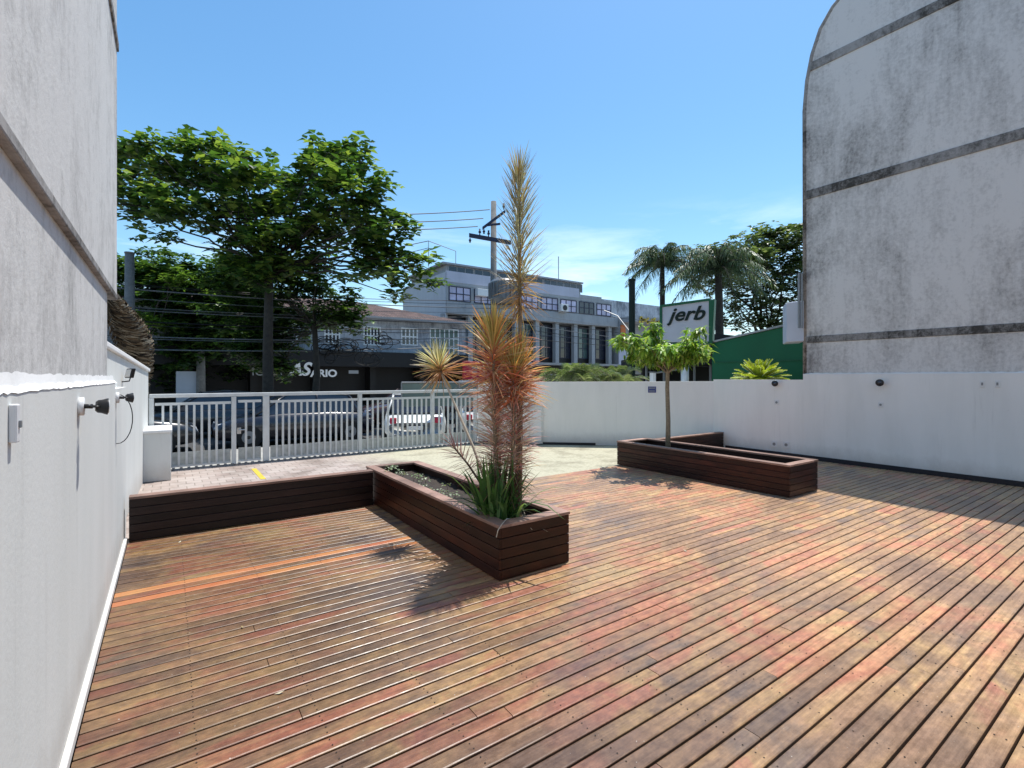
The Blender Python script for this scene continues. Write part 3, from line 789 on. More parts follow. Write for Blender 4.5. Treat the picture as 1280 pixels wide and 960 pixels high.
# ================================================================ SMALL TREE
TX, TY = 7.60, 5.85
t = thing('small_tree', (TX, TY, .34), 'small slender tree with drooping light green leaves standing in the right planter', 'tree')
m = MB(); m.tube([(TX, TY, .33), (TX + .01, TY, .9), (TX - .005, TY + .01, 1.5), (TX, TY, 2.0), (TX+.01, TY, 2.2)], [.048, .041, .037, .033, .025], 10)
brs = []
rt = random.Random(4)
for k in range(20):
    a = k*2.4 + rt.uniform(-.2, .2); L = rt.uniform(.4, .95); z0 = 1.75 + .4*(k/20)
    e = Vector((TX + math.cos(a)*L, TY + math.sin(a)*L, 2.14 + rt.uniform(-.16, .52)*(1.15 - L*.6)))
    pts = frac_branch(m, (TX, TY, z0), e, .020, .007, rt, 5, .10, 6); brs.append(pts)
m.build('trunk', M['bark_pale'], t, True)
m = MB(); gr = [(.12, .24, .04), (.20, .35, .055), (.30, .46, .08), (.08, .17, .03), (.42, .54, .16)]
for pts in brs:
    for (i, w) in ((2, .6), (3, 1), (4, 1.1), (5, 1.2)):
        for q in range(7):
            c = pts[i] + Vector((rt.uniform(-.14, .14), rt.uniform(-.14, .14), rt.uniform(-.05, .12)))
            for j in range(6):
                a = rt.uniform(0, 6.28); el = rt.uniform(-1.0, .35)
                d = Vector((math.cos(a)*math.cos(el), math.sin(a)*math.cos(el), math.sin(el)))
                leaf(m, c, d, Vector((0, 0, 1)), rt.uniform(.11, .21), rt.uniform(.02, .034), jit(rt.choice(gr), rt, .15), rt.uniform(.1, .45))
m.build('crown', M['leaf'], t)

# ================================================================ GATE
t = thing('steel_railing_gate', (3, 11, 0), 'long light grey steel railing gate closing the terrace towards the street', 'gate')
GY = 11.0
xs = [-.27, 1.03, 1.60, 3.50, 5.28, 6.50]
for i, x in enumerate(xs):
    w = .038 if i != 2 else .055
    m = MB(); m.box((x - w, GY - .05, .02), (x + w, GY + .05, 1.33)); m.build('post', M['fence'], t, bevel=.006)
m = MB(); m.box((-.30, GY - .045, 1.332), (6.56, GY + .045, 1.40)); m.build('top_rail', M['fence'], t, bevel=.008)
def panel(x0, x1, name, parent, z0, zt):
    m = MB(); m.box((x0, GY - .02, zt - .05), (x1, GY + .02, zt)); m.box((x0, GY - .02, z0), (x1, GY + .02, z0 + .035))
    n = max(2, round((x1 - x0)/.118)); st = (x1 - x0)/n
    for k in range(1, n): m.box((x0 + st*k - .019, GY - .026, z0 + .036), (x0 + st*k + .019, GY - .0, zt - .051))
    o = m.build(name, M['fence'], parent)
    m = MB(); m.box((x0 + .003, GY + .002, z0 + .036), (x1 - .003, GY + .012, z0 + .27)); m.build('kick_plate', M['fence_dark'], o)
    return o
panel(xs[0] + .05, xs[1] - .05, 'bar_panel', t, .045, 1.24)
panel(xs[2] + .075, xs[3] - .05, 'bar_panel', t, .045, 1.24)
panel(xs[3] + .05, xs[4] - .05, 'bar_panel', t, .045, 1.24)
panel(xs[4] + .05, xs[5] - .05, 'bar_panel', t, .045, 1.24)
g = panel(xs[1] + .075, xs[2] - .09, 'gate_leaf', t, .05, 1.26)
m = MB(); m.box((xs[1] + .052, GY - .03, .6), (xs[1] + .12, GY - .05, .72)); m.tube([(xs[1] + .085, GY - .05, .68), (xs[1] + .085, GY - .09, .68), (xs[1] + .18, GY - .09, .68)], .01, 6); m.build('handle', M['steel'], g)
m = MB(); x = -.2
while x < 6.5:
    m.box((x, GY - .06, 0), (x + .045, GY + .02, .035)); x += .118
m.box((-.3, GY - .03, -.002), (6.55, GY + .03, .012)); m.build('ground_track', M['metal'], t)
# yellow marker tape on paving
p = at(322, 596, 615*1.7/124)
m = MB(); m.box((1.25, 9.15, -.003), (1.33, 10.3, .002)); struct(m.build('paving_marking', M['yellow']))

# ================================================================ CARS
def make_car(col, label, loc, rz, group='cars parked beyond the gate'):
    t = thing('parked_car', (0, 0, 0), label, 'car', group)
    pm = paint('car paint ' + label[:12], col)
    # body loft
    st = [(-2.05, .30, .62, .70), (-1.98, .22, .78, .80), (-1.5, .20, .86, .86), (-.8, .20, .90, .87), (.5, .20, .90, .87), (1.1, .20, .86, .86), (1.7, .22, .76, .82), (2.0, .26, .66, .74), (2.08, .34, .55, .62)]
    def ring(m, x, z0, z1, w):
        zm = (z0 + z1)/2
        pr = [(-w*.86, z0), (-w, z0 + .12), (-w*1.01, zm + .08), (-w*.95, z1 - .04), (-w*.80, z1), (w*.80, z1), (w*.95, z1 - .04), (w*1.01, zm + .08), (w, z0 + .12), (w*.86, z0)]
        return [m.vert((x, a, b)) for a, b in pr]
    m = MB(); rg = [ring(m, *s) for s in st]
    for a, b in zip(rg, rg[1:]):
        for j in range(10): m.face((a[j], a[(j+1) % 10], b[(j+1) % 10], b[j]))
    m.face(rg[0]); m.face(rg[-1][::-1]); m.build('body', pm, t, True)
    # glasshouse
    m = MB(); gh = [(-1.75, .86, .74, .86), (-1.35, .86, .74, 1.34), (-.3, .88, .76, 1.44), (.35, .88, .76, 1.38), (1.15, .86, .74, .87)]
    r2 = [[m.vert((x, -w, z0)), m.vert((x, -w*.80, z1)), m.vert((x, w*.80, z1)), m.vert((x, w, z0))] for x, z0, w, z1 in gh]
    for a, b in zip(r2, r2[1:]):
        for j in range(3): m.face((a[j], a[j+1], b[j+1], b[j]))
    m.build('windows', M['pane_dark'], t)
    m = MB(); rf = [(-1.30, .60, 1.36), (-.3, .63, 1.465), (.35, .62, 1.40)]
    r3 = [[m.vert((x, -w, z)), m.vert((x, w, z)), m.vert((x, w, z - .03)), m.vert((x, -w, z - .03))] for x, w, z in rf]
    for a, b in zip(r3, r3[1:]):
        for j in range(4): m.face((a[j], a[(j+1) % 4], b[(j+1) % 4], b[j]))
    for s in (-1, 1):
        for (xa, za, xb, zb) in ((-1.72, .87, -1.3, 1.35), (-.45, .9, -.42, 1.44), (1.12, .88, .35, 1.39)):
            m.tube([(xa, s*.755, za), (xb, s*.615, zb)], .028, 5)
    m.build('roof', pm, t, True)
    for x in (-1.3, 1.3):
        for s in (-1, 1):
            m = MB(); m.tube([(x, s*.66, .31), (x, s*.885, .31)], .31, 18); w = m.build('wheel', M['tyre'], t)
            m = MB(); m.tube([(x, s*.886, .31), (x, s*.895, .31)], .165, 12); m.build('rim', M['metal'], w); m = MB(); m.tube([(x, s*.896, .31), (x, s*.90, .31)], .05, 8); m.build('hub', M['black'], w)
    for s in (-1, 1):
        m = MB(); m.obox((1.93, s*.55 - .13, .56), (.13, 0, -.03), (0, .26, 0), (-.04, 0, .12)); m.build('headlight', M['lamp'], t, bevel=.02)
        m = MB(); m.obox((-2.06, s*.60 - .09, .60), (.1, 0, 0), (0, .18, 0), (.03, 0, .16)); m.build('tail_light', M['red'], t, bevel=.02)
    m = MB(); m.box((-2.075, -.2, .42), (-2.05, .2, .53)); m.build('number_plate', M['plate'], t)
    t.location = loc; t.rotation_euler = (0, 0, rz)
    return t
RZ = -.16
make_car((.02, .022, .026), 'black parked car behind the left end of the gate', (-1.5, 15.1, RZ), 0.03)
make_car((.012, .014, .024), 'dark navy parked car behind the middle of the gate', (3.0, 15.2, RZ), 3.12)
make_car((.80, .81, .79), 'white hatchback parked end-on behind the gate under the leaning plant', (6.35, 14.5, -.16), math.radians(67))
make_car((.66, .67, .67), 'silver hatchback parked end-on behind the right end of the gate', (8.75, 14.3, -.16), math.radians(64))
make_car((.03, .032, .035), 'dark grey car driving on the far lane behind the black one', (1.2, 18.4, RZ), 3.14)
make_car((.05, .02, .02), 'dark maroon car on the far lane behind the navy one', (8.0, 18.5, RZ), 3.14)

# glass shelter frame beyond gate
a = at(502, 478, 13.4)
t = thing('glass_screen', (a.x, a.y, 0), 'low glass screen with thin grey frame beyond the gate beside the leaning plant', 'glass screen')
bb = at(640, 478, 14.6)
m = MB(); 
for q in (a, a.lerp(bb, .5), bb): m.tube([(q.x, q.y, -.05), (q.x, q.y, a.z)], .02, 6)
m.tube([(a.x, a.y, a.z), (bb.x, bb.y, a.z)], .025, 6); m.build('frame', M['metal'], t)
m = MB(); m.obox((a.x, a.y, .9), ((bb - a).x, (bb - a).y, 0), (0, .01, 0), (0, 0, a.z - .93)); m.build('pane', M['pane_green'], t)

# ================================================================ TILED BUILDING
YB = 30.0
xr = atY(582, 400, YB).x; xl = -3.0
t = thing('tiled_roof_building', ((xl+xr)/2, YB, 0), 'two-storey grey building with brown tiled roof and black shops across the street', 'building')
ze = atY(575, 404, YB).z
m = MB(); m.box((xl, YB, 3.0), (xr, YB + 9, ze - .05)); m.build('wall', M['oldwhite'], t)
m = MB(); m.box((xl, YB + 1.0, 0), (xr, YB + 9, 2.98)); m.build('shop_interior', M['shop'], t)
x = xl
while x < xr:
    m = MB(); m.box((x, YB + .05, -.05), (x + .35, YB + .98, 2.98)); x += 3.3; m.build('pier', M['shop'], t)
m = MB(); m.box((xl, YB - .9, 2.35), (xr - .3, YB - .02, 3.25)); m.build('shop_fascia', M['shop'], t)
m = MB(); ov = .55; rz = 1.55
P = [(xl - ov, YB - ov, ze), (xr + ov, YB - ov, ze), (xr + ov, YB + 9 + ov, ze), (xl - ov, YB + 9 + ov, ze), (xl + 4, YB + 4.5, ze + rz), (xr - 6.2, YB + 4.5, ze + rz)]
for q in ((0, 1, 5, 4), (1, 2, 5), (2, 3, 4, 5), (3, 0, 4)): m.poly([P[k] for k in q])
m.build('roof', M['tiles'], t)
m = MB(); m.box((xl - ov, YB - ov, ze - .12), (xr + ov, YB + 9 + ov, ze - .002)); m.build('eaves', M['conc'], t)
def window(parent, x0, x1, z0, z1, Y, nx, nz, fm, pm, fw=.06, proud=.05):
    m = MB(); m.box((x0, Y - proud, z0), (x1, Y + .02, z0 + fw)); m.box((x0, Y - proud, z1 - fw), (x1, Y + .02, z1))
    for k in range(nx + 1):
        x = x0 + (x1 - x0 - fw)*k/nx; m.box((x, Y - proud + .004, z0 + fw + .001), (x + fw, Y + .02, z1 - fw - .001))
    for k in range(1, nz):
        z = z0 + (z1 - z0)*k/nz; m.box((x0 + fw, Y - proud + .008, z - fw/2), (x1 - fw, Y + .02, z + fw/2))
    w = m.build('window', fm, parent)
    m = MB(); m.poly([(x0 + .01, Y - .015, z0 + .01), (x1 - .01, Y - .015, z0 + .01), (x1 - .01, Y - .015, z1 - .01), (x0 + .01, Y - .015, z1 - .01)]); m.build('pane', pm, w)
    return w
def wpx(px0, px1, py0, py1, Y):
    a = atY(px0, (py0+py1)/2, Y).x; b = atY(px1, (py0+py1)/2, Y).x; pm_ = (px0+px1)/2
    return a, b, atY(pm_, py1, Y).z, atY(pm_, py0, Y).z
x0, x1, z0, z1 = wpx(454, 476, 408, 432, YB); window(t, x0, x1, z0, z1, YB, 5, 2, M['frame_white'], M['pane_dark'], .085)
x0, x1, z0, z1 = wpx(501, 522, 410, 432, YB); window(t, x0, x1, z0, z1, YB, 4, 2, M['frame_white'], M['pane_dark'], .085)
x0, x1, z0, z1 = wpx(537, 573, 411, 447, YB); window(t, x0, x1, z0, z1, YB, 6, 3, M['frame_white'], M['pane_green'], .07)
x0, x1, z0, z1 = wpx(405, 425, 406, 430, YB); window(t, x0, x1, z0, z1, YB, 4, 2, M['frame_white'], M['pane_dark'], .085)
x0, x1, z0, z1 = wpx(350, 372, 403, 430, YB); window(t, x0, x1, z0, z1, YB, 4, 2, M['frame_white'], M['pane_dark'], .085)
# shop lettering
p = atY(374, 462, YB - .94); text('AS', 1.0, M['letter'], t, p, (math.pi/2, 0, 0), shear=.3, sx=.95, bold=.03)
p = atY(405, 467, YB - .94); text('ARIO', .56, M['letter'], t, p, (math.pi/2, 0, 0), sx=1.1, bold=.02)
p = atY(322, 465, YB - .94); text('IC', .6, M['letter_grey'], t, p, (math.pi/2, 0, 0))
p = atY(346, 464, YB - .94); text('TI', .7, M['letter_grey'], t, p, (math.pi/2, 0, 0))
m = MB(); x0, x1, z0, z1 = wpx(436, 448, 463, 467, YB - .95); m.box((x0, YB - .96, z0), (x1, YB - .91, z1)); m.build('shop_plate', M['letter_grey'], t)
# red sign
a = at(592, 463, 31)
t = thing('red_shop_sign', a, 'deep red shop sign board just left of the orange plant heads', 'sign')
m = MB(); m.box((a.x - .7, a.y, a.z - .55), (a.x + .9, a.y + .2, a.z + .55)); m.build('board', M['red'], t, bevel=.02)
m = MB(); m.box((a.x - .9, a.y - .1, a.z - 1.0), (a.x + 1.4, a.y + .3, a.z - .62)); m.build('canopy_edge', M['signface'], t)
m = MB(); m.box((a.x - .6, a.y + .05, -.05), (a.x - .45, a.y + .2, a.z - .6)); m.box((a.x + .7, a.y + .05, -.05), (a.x + .85, a.y + .2, a.z - .6)); m.build('post', M['metal'], t)
for k, (w, zz) in enumerate(((.5, .1), (.35, -.2))): 
    m = MB(); m.box((a.x - .1, a.y - .02, a.z + zz), (a.x - .1 + w, a.y - .001, a.z + zz + .14)); m.build('sign_stroke', M['letter_grey'], t)

# ================================================================ MODERN BUILDING
YM = 36.0; XL = 18.55; XR = 37.7
t = thing('office_building', ((XL+XR)/2, YM, 0), 'long grey modernist building with window bands and columns across the street', 'building')
m = MB(); m.box((XL, YM + .9, 0), (XR, YM + 9, 6.97)); m.build('ground_block', M['shop'], t)
m = MB(); m.box((XL, YM, 6.98), (XR + .9, YM + 9, 7.95)); m.build('spandrel_beam', M['conc'], t, bevel=.02)
m = MB(); m.box((XL, YM + .05, 7.952), (XR, YM + 9, 9.32)); m.build('upper_wall', M['conc'], t)
m = MB(); m.box((XL - .002, YM + .02, 9.322), (XR, YM + 9, 9.56)); m.build('floor_slab', M['conc'], t)
m = MB(); m.box((XL, YM + .0, 9.562), (XR - 4.6, YM + .2, 10.45)); m.build('parapet', M['lav'], t)
m = MB(); m.box((XR - 4.59, YM + .0, 9.562), (XR - 1.5, YM + .3, 9.9)); m.build('parapet', M['conc'], t)
m = MB(); m.box((XL + .4, YM + .9, 9.562), (34.1, YM + 8, 11.12)); m.build('penthouse', M['conc'], t)
m = MB(); m.box((XL - .05, YM + .55, 11.14), (34.2, YM + 8.5, 11.28)); m.build('roof', M['conc'], t)
m = MB(); m.box((XL - .06, YM + .1, 2.5), (XL - .003, YM + 9, 10.35)); m.build('side_wall', M['sidewall'], t)
NB = 8; bw = (XR - XL)/NB
for k in range(NB + 1):
    x = XL + bw*k
    m = MB(); m.box((x - .22, YM + .25, 0), (x + .22, YM + .7, 6.97)); m.build('column', M['conc'], t)
for k in range(NB):
    x = XL + bw*k
    window(t, x + .22, x + bw - .12, 8.02, 9.24, YM + .05, 3, 2, M['frame_dark'], M['pane_dark'] if k in (2, 6) else M['pane_lav'], .07, .06)
    window(t, x + .24, x + bw - .24, 3.6, 6.7, YM + .9, 3, 3, M['frame_dark'], M['pane_dark'] if k % 3 else M['pane_green'], .07, .06)
for k in range(6):
    x = XL + .6 + k*2.55
    window(t, x, x + 2.45, 10.3, 11.12, YM + .9, 3, 1, M['conc'], M['pane_dark'], .06, .04)
m = MB(); m.tube([(XL + 13.6, YM + 2, 11.3), (XL + 13.6, YM + 2, 13.9)], .04, 6); m.tube([(XL - .2, YM + 3, 11.3), (XL - .2, YM + 3, 13.5), (XL - 3, YM + 8, 13.2), (XL - 3, YM + 8, 11.3)], .04, 5)
m.tube([(XL - .2, YM + 3, 12.9), (XL - 3, YM + 8, 12.4)], .03, 5); m.tube([(XL - .2, YM + 3, 13.5), (XL + 3, YM + 4, 13.3), (XL + 3, YM + 4, 11.3)], .035, 5)
m.build('roof_rail', M['metal'], t)
p = atY(702, 387, YM)
m = MB(); m.box((p.x - .45, YM - .5, 7.96), (p.x + .45, YM - .02, 8.7)); ac = m.build('air_conditioner', M['plate'], t, bevel=.03)
m = MB(); m.tube([(p.x, YM - .51, 8.33), (p.x, YM - .53, 8.33)], .27, 14); m.build('fan', M['black'], ac)
p = atY(601, 357, YM)
m = MB(); m.box((p.x - .6, YM - .5, 8.6), (p.x + .5, YM - .02, 9.2)); m.build('air_conditioner', M['plate'], t, bevel=.03)
# right neighbour
t = thing('awning_building', (43, 37, 0), 'low grey-green building with yellow awning ornaments right of the office building', 'building')
m = MB(); m.box((XR + .95, YM - .3, 0), (54, YM + 9, 7.4)); m.build('wall', M['conc'], t)
m = MB(); m.box((XR + 1.0, YM - 2.2, 7.42), (54, YM + 2, 8.0)); m.build('awning', M['greyroof'], t)
m = MB(); rr2 = random.Random(8)
for k in range(60):
    c = Vector((rr2.uniform(XR + 1.4, XR + 7.0), YM - 2.28, rr2.uniform(7.2, 7.7)))
    m.obox(c, (rr2.uniform(.15, .4), 0, 0), (0, -.05, 0), (rr2.uniform(-.1, .1), 0, rr2.uniform(.1, .3)))
m.build('ornaments', M['yellow'], t)
m = MB(); m.box((XR + .5, YM + 3, 8.02), (56, YM + 12, 10.4)); m.build('upper_block', M['oldwhite'], t)
m = MB(); m.box((XR + .9, YM - .42, 5.6), (XR + 1.6, YM - .31, 7.2)); m.build('shop_sign', M['orange'], t)
m = MB(); m.box((XR + .6, YM - .44, 2.5), (XR + 2.2, YM - .31, 5.0)); m.build('shop_sign', M['lav'], t)
x = XR + 3
while x < 53:
    window(t, x, x + 2.0, 3.6, 6.2, YM - .3, 3, 2, M['frame_dark'], M['pane_dark'], .08, .06); x += 2.8

# far background block behind right trees and far houses
t = thing('far_building', (70, 60, 0), 'pale low building glimpsed beneath the trees behind the green wall', 'building')
m = MB(); m.box((60, 38, 0), (74, 52, 6.8)); m.build('wall', M['sidewall'], t)
m = MB(); m.box((59.6, 37.6, 6.82), (74.4, 52.4, 7.1)); m.build('roof', M['greyroof'], t)

# ================================================================ GREEN BUILDING, SIGN, BOX, CANOPIES
t = thing('green_building', (15, 6.5, 0), 'dark green painted shed wall rising behind the right white wall', 'building')
m = MB(); m.extrude([(4.96, 0), (8.45, 0), (8.45, 2.70), (4.96, 3.22)], (13.0, 0, 0), (0, 1, 0), (0, 0, 1), (4.5, 0, 0)); m.build('wall', M['green'], t)
m = MB(); m.obox((12.95, 8.50, 2.705), (4.6, 0, 0), (0, -3.56, .53), (0, 0, .05)); m.build('roof_edge', M['greyroof'], t)
m = MB(); m.box((12.97, 5.0, 2.13), (12.998, 8.44, 2.16)); m.build('joint_strip', M['dgreen'], t)
pbx = at(993, 402, 10.55)
t = thing('wall_sign_box', pbx, 'pale grey box sign hanging off the front corner of the right building', 'sign box')
m = MB(); a = at(983, 428, 10.6); b = at(1006, 430, 10.3); hgt = .86
m.obox(a, (b.x - a.x, b.y - a.y, 0), (.55, .35, 0), (0, 0, hgt)); m.build('box', M['signface'], t, bevel=.02)
m = MB(); q = at(999, 410, 10.3); m.tube([q, q + Vector((0, 0, 1.15))], .03, 6); q = at(1002.5, 410, 10.25); m.tube([q, q + Vector((0, 0, 1.15))], .018, 6); m.build('bracket', M['metal'], t)

# jerb sign
fs = 15.0
a, b = at(828, 384, fs), at(886, 376, 14.3)
bot = at(828, 428, fs).z
t = thing('shop_pylon_sign', at(856, 470, 14.7), 'pale pylon sign reading jerb in a green frame, partly behind the small tree', 'sign')
d_ = Vector((b.x - a.x, b.y - a.y, 0)); un = d_.normalized(); nf = Vector((un.y, -un.x, 0))
if nf.y > 0: nf = -nf
topa, topb = a.z, b.z
m = MB(); m.extrude([(0, bot), (d_.length, bot - .02), (d_.length, topb), (0, topa)], (a.x, a.y, 0), un, (0, 0, 1), -nf*.25); m.build('face', M['signface'], t)
m = MB(); L = d_.length
m.extrude([(-.06, topa), (L + .04, topb), (L + .04, topb + .07), (-.06, topa + .07)], Vector((a.x, a.y, 0)) + nf*.03, un, (0, 0, 1), -nf*.3)
m.extrude([(-.08, bot - .1), (-.005, bot - .1), (-.005, topa - .002), (-.08, topa - .002)], Vector((a.x, a.y, 0)) + nf*.03, un, (0, 0, 1), -nf*.3)
m.extrude([(L + .005, bot - .1), (L + .10, bot - .1), (L + .16, topb + .04), (L + .005, topb - .004)], Vector((a.x, a.y, 0)) + nf*.03, un, (0, 0, 1), -nf*.3)
m.extrude([(0.0, bot - .32), (L, bot - .32), (L, bot - .03), (0.0, bot - .03)], Vector((a.x, a.y, 0)) + nf*.02, un, (0, 0, 1), -nf*.28)
m.build('frame', M['dgreen'], t)
ang = math.atan2(un.y, un.x)
pc = Vector((a.x, a.y, 0)) + un*(L*.52) + nf*.02; pc.z = topa - .27
text('jerb', .56, M['signink'], t, pc, (math.pi/2, 0, ang), shear=.35, sx=1.12, bold=.012)
m = MB()
for k in range(9): m.obox(Vector((a.x, a.y, bot - .24)) + un*(L*.55 + k*.07) + nf*.035, un*.045, -nf*.01, (0, 0, .12 + .03*(k % 2)))
m.build('small_marking', M['letter_grey'], t)
pb_ = at(856, 440, 14.75)
m = MB(); m.tube([(pb_.x, pb_.y, -.05), (pb_.x, pb_.y, bot)], .115, 14); m.build('post', M['frame_white'], t, True)
m = MB(); m.tube([(pb_.x, pb_.y, 2.15), at(880, 446, 14.6)], .03, 6); m.tube([(pb_.x, pb_.y, 1.98), at(815, 467, 14.9)], .03, 6); m.build('brace', M['metal'], t, True)
# dark canopy shop under the sign
a = at(800, 472, 22)
t = thing('dark_canopy', (20, 14, 0), 'low black canopy roof behind the small tree, left of the green wall', 'canopy')
m = MB(); m.extrude([(0, 2.2), (5.5, 2.2), (5.5, 3.1), (2.8, 3.4), (0, 2.5)], at(805, 472, 19) - Vector((0, 0, H)), Vector((CS, -SN, 0)), (0, 0, 1), Vector((SN, CS, 0))*4); m.build('roof', M['dark'], t)
m = MB()
for px in (808, 830, 868, 888): 
    q = at(px, 472, 19.3); m.tube([(q.x, q.y, -.05), (q.x, q.y, 2.3)], .05, 6)
m.build('post', M['metal'], t)
m = MB(); q = at(805, 472, 22); m.obox(Vector((q.x, q.y, 0)), Vector((CS, -SN, 0))*6.5, Vector((SN, CS, 0))*.3, (0, 0, 2.18)); m.build('back_wall', M['shop'], t)
q = at(816, 470, 13.2)
t = thing('bollard_post', (q.x, q.y, 0), 'short pale post just showing above the wall between the blue plate and the small tree', 'post')
m = MB(); m.box((q.x - .06, q.y - .06, -.05), (q.x + .06, q.y + .06, 1.83)); m.build('shaft', M['frame_white'], t, bevel=.01)
m = MB(); m.box((q.x - .075, q.y - .075, 1.831), (q.x + .075, q.y + .075, 1.86)); m.build('cap', M['metal'], t)
# tall dark post
q = at(790, 472, 16)
t = thing('dark_post', (q.x, q.y, -.05), 'tall slim blackish green post standing left of the first palm', 'post')
m = MB(); m.tube([(q.x, q.y, -.05), (q.x, q.y, 4.85)], [.11, .10], 10); m.tube([(q.x, q.y, 4.85), (q.x, q.y, 4.9)], [.12, .12], 10); m.build('shaft', M['signink'], t)
m = MB(); q2 = at(755, 388, 17); m.tube([(q.x, q.y, 3.1), at(772, 395, 16.6), q2], .02, 5); m.build('arm', M['metal'], t)
# shops strip behind white wall (dark, with light plates)
t = thing('low_shop_row', (24, 24, 0), 'dark low row of shopfronts showing just above the slanting white wall', 'shop')
q0 = at(655, 472, 29); 
m = MB(); m.box((q0.x, 25.5, 0), (q0.x + 20, 29, 2.5)); m.build('shopfront', M['shop'], t)
for k in range(9):
    m = MB(); m.box((q0.x + 1 + k*2.1, 25.3, 1.75 + .1*(k % 3)), (q0.x + 2 + k*2.1, 25.46, 2.1 + .1*(k % 3))); m.build('sign_plate', M['metal'], t)
m = MB(); m.box((q0.x - .3, 24.6, 2.52), (q0.x + 20.2, 29, 2.66)); m.build('roof', M['conc'], t)

# ================================================================ UTILITY POLES AND WIRES
PP = at(617, 472, 25); ZT = at(617, 252, 25).z
t = thing('utility_pole', (PP.x, PP.y, 0), 'concrete utility pole with crossarms and a grey transformer drum behind the dracaenas', 'utility pole')
m = MB(); m.tube([(PP.x, PP.y, -.1), (PP.x, PP.y, ZT)], [.20, .135], 12); m.build('shaft', M['pole'], t, True)
rightv = Vector((CS, -SN, 0)); fw_ = Vector((SN, CS, 0))
def pole_arm(z, l0, l1, tilt, th=.09):
    dv = (rightv + Vector((0, 0, tilt))).normalized(); m = MB(); o = Vector((PP.x, PP.y, z)) - fw_*.2
    m.obox(o + dv*l0, dv*(l1 - l0), fw_*.1, (0, 0, th)); m.build('crossarm', M['frame_dark'], t)
    return o, dv
o1, d1 = pole_arm(at(617, 303, 25).z, -1.25, .9, -.18, .2)
o2, d2 = pole_arm(at(617, 278, 25).z, -.7, .75, .75, .14)
pole_arm(at(617, 283, 25).z, -.3, .35, .1)
for k, (o_, d__, s, up) in enumerate(((o1, d1, -1.2, 0), (o1, d1, -.7, 1), (o1, d1, .7, 0), (o1, d1, -.25, 1), (o2, d2, -.6, 0), (o2, d2, .65, 1))):
    m = MB(); p = o_ + d__*s + Vector((0, 0, .2 if up else -.05)); e = p + Vector((0, 0, .30 if up else -.22))
    m.tube([p, p.lerp(e, .3), p.lerp(e, .35), p.lerp(e, .6), p.lerp(e, .65), e], [.03, .03, .07, .07, .04, .05], 8); m.build('insulator', M['frame_dark'], t, True)
pt = at(630, 366, 24.6)
m = MB(); m.tube([pt + Vector((0, 0, -.55)), pt + Vector((0, 0, -.35)), pt + Vector((0, 0, .5)), pt + Vector((0, 0, .62))], [.55, .68, .70, .60], 26)
tr = m.build('transformer', M['metal'], t)
m = MB()
for k in range(22):
    a = k*2*math.pi/22; c = pt + Vector((math.cos(a)*.70, math.sin(a)*.70, -.3)); m.obox(c, (math.cos(a)*.09, math.sin(a)*.09, 0), (-math.sin(a)*.02, math.cos(a)*.02, 0), (0, 0, .75))
m.build('cooling_fins', M['metal'], tr)
m = MB(); q = pt + Vector((0, 0, -.75)); m.obox(q - rightv*.6, rightv*1.3, fw_*.5, (0, 0, .16)); m.build('bracket', M['conc'], t)
# left plain pole
q = at(162, 472, 16.5)
t = thing('utility_pole', (q.x, q.y, 0), 'plain grey concrete pole among the trees at the far left', 'utility pole')
m = MB(); m.tube([(q.x, q.y, -.1), (q.x, q.y, 5.85)], [.17, .13], 12); m.build('shaft', M['pole'], t, True)
m = MB(); m.tube([(q.x, q.y, 5.85), (q.x, q.y, 5.9)], [.145, .145], 12); m.build('cap', M['pole'], t, True)
q = at(251, 472, 24)
t = thing('pale_post', (q.x, q.y, 0), 'short pale concrete post below the dark tree left of the shops', 'post')
m = MB(); m.tube([(q.x, q.y, -.1), (q.x, q.y, 4.4)], [.22, .17], 10); m.build('shaft', M['pole'], t, True)
m = MB(); m.obox((q.x - 1.0, q.y, -.1), (.95, 0, 0), (0, .1, 0), (0, 0, 2.1)); m.build('board', M['signface'], t)
def wire(p0, p1, sag, rad, label, mat='wire', n=24, group='overhead cables'):
    m = MB(); p0, p1 = Vector(p0), Vector(p1); pts = []
    for k in range(n + 1):
        u = k/n; pts.append(p0.lerp(p1, u) - Vector((0, 0, 4*sag*u*(1-u))))
    m.tube(pts, rad, 5); o = m.build('power_cable', M[mat]); tag(o, label, 'cable', group); return o
far = [at(120, 236, 16), at(120, 262, 16), at(120, 268, 16)]
for k, (py, px, fy, nm) in enumerate(((262, 612, 252, 'highest'), (273, 604, 258, 'second highest'), (283, 597, 266, 'third highest'))):
    e = at(px, py, 24.8); s0 = at(110, fy, 15.8)
    wire(s0, e, .35, .022, '%s black power cable crossing the sky from the left to the transformer pole' % nm)
# the lower bundle of telephone cables in front of the tiled facade
rw_ = random.Random(17)
lab = ['slack black telephone cable strung before the tiled building, strand number %s from the top' % s for s in
       ('one', 'two', 'three', 'four', 'five', 'six', 'seven', 'eight', 'nine', 'ten', 'eleven', 'twelve')]
for k in range(12):
    z0 = 5.3 - k*.20 + rw_.uniform(-.05, .05); z1 = 5.6 - k*.2
    wire((-16, 21.0 + rw_.uniform(-.3, .3), z0 + .3), (PP.x - .1, PP.y - .1, z1), rw_.uniform(.3, .75), rw_.choice([.010, .014, .022]), lab[k], rw_.choice(['wire', 'wire_grey', 'wire_grey']), 30)
for k in range(7):
    z0 = 5.5 - k*.28
    wire((PP.x + .1, PP.y - .1, z0), (60, 22.5, z0 + 1.2 + rw_.uniform(-.3, .3)), rw_.uniform(.4, 1.2), rw_.choice([.010, .016]), 'cable leaving the transformer pole to the right before the office, strand %s from the top' % ('one', 'two', 'three', 'four', 'five', 'six', 'seven')[k], rw_.choice(['wire', 'wire_grey', 'wire_grey']), 30)
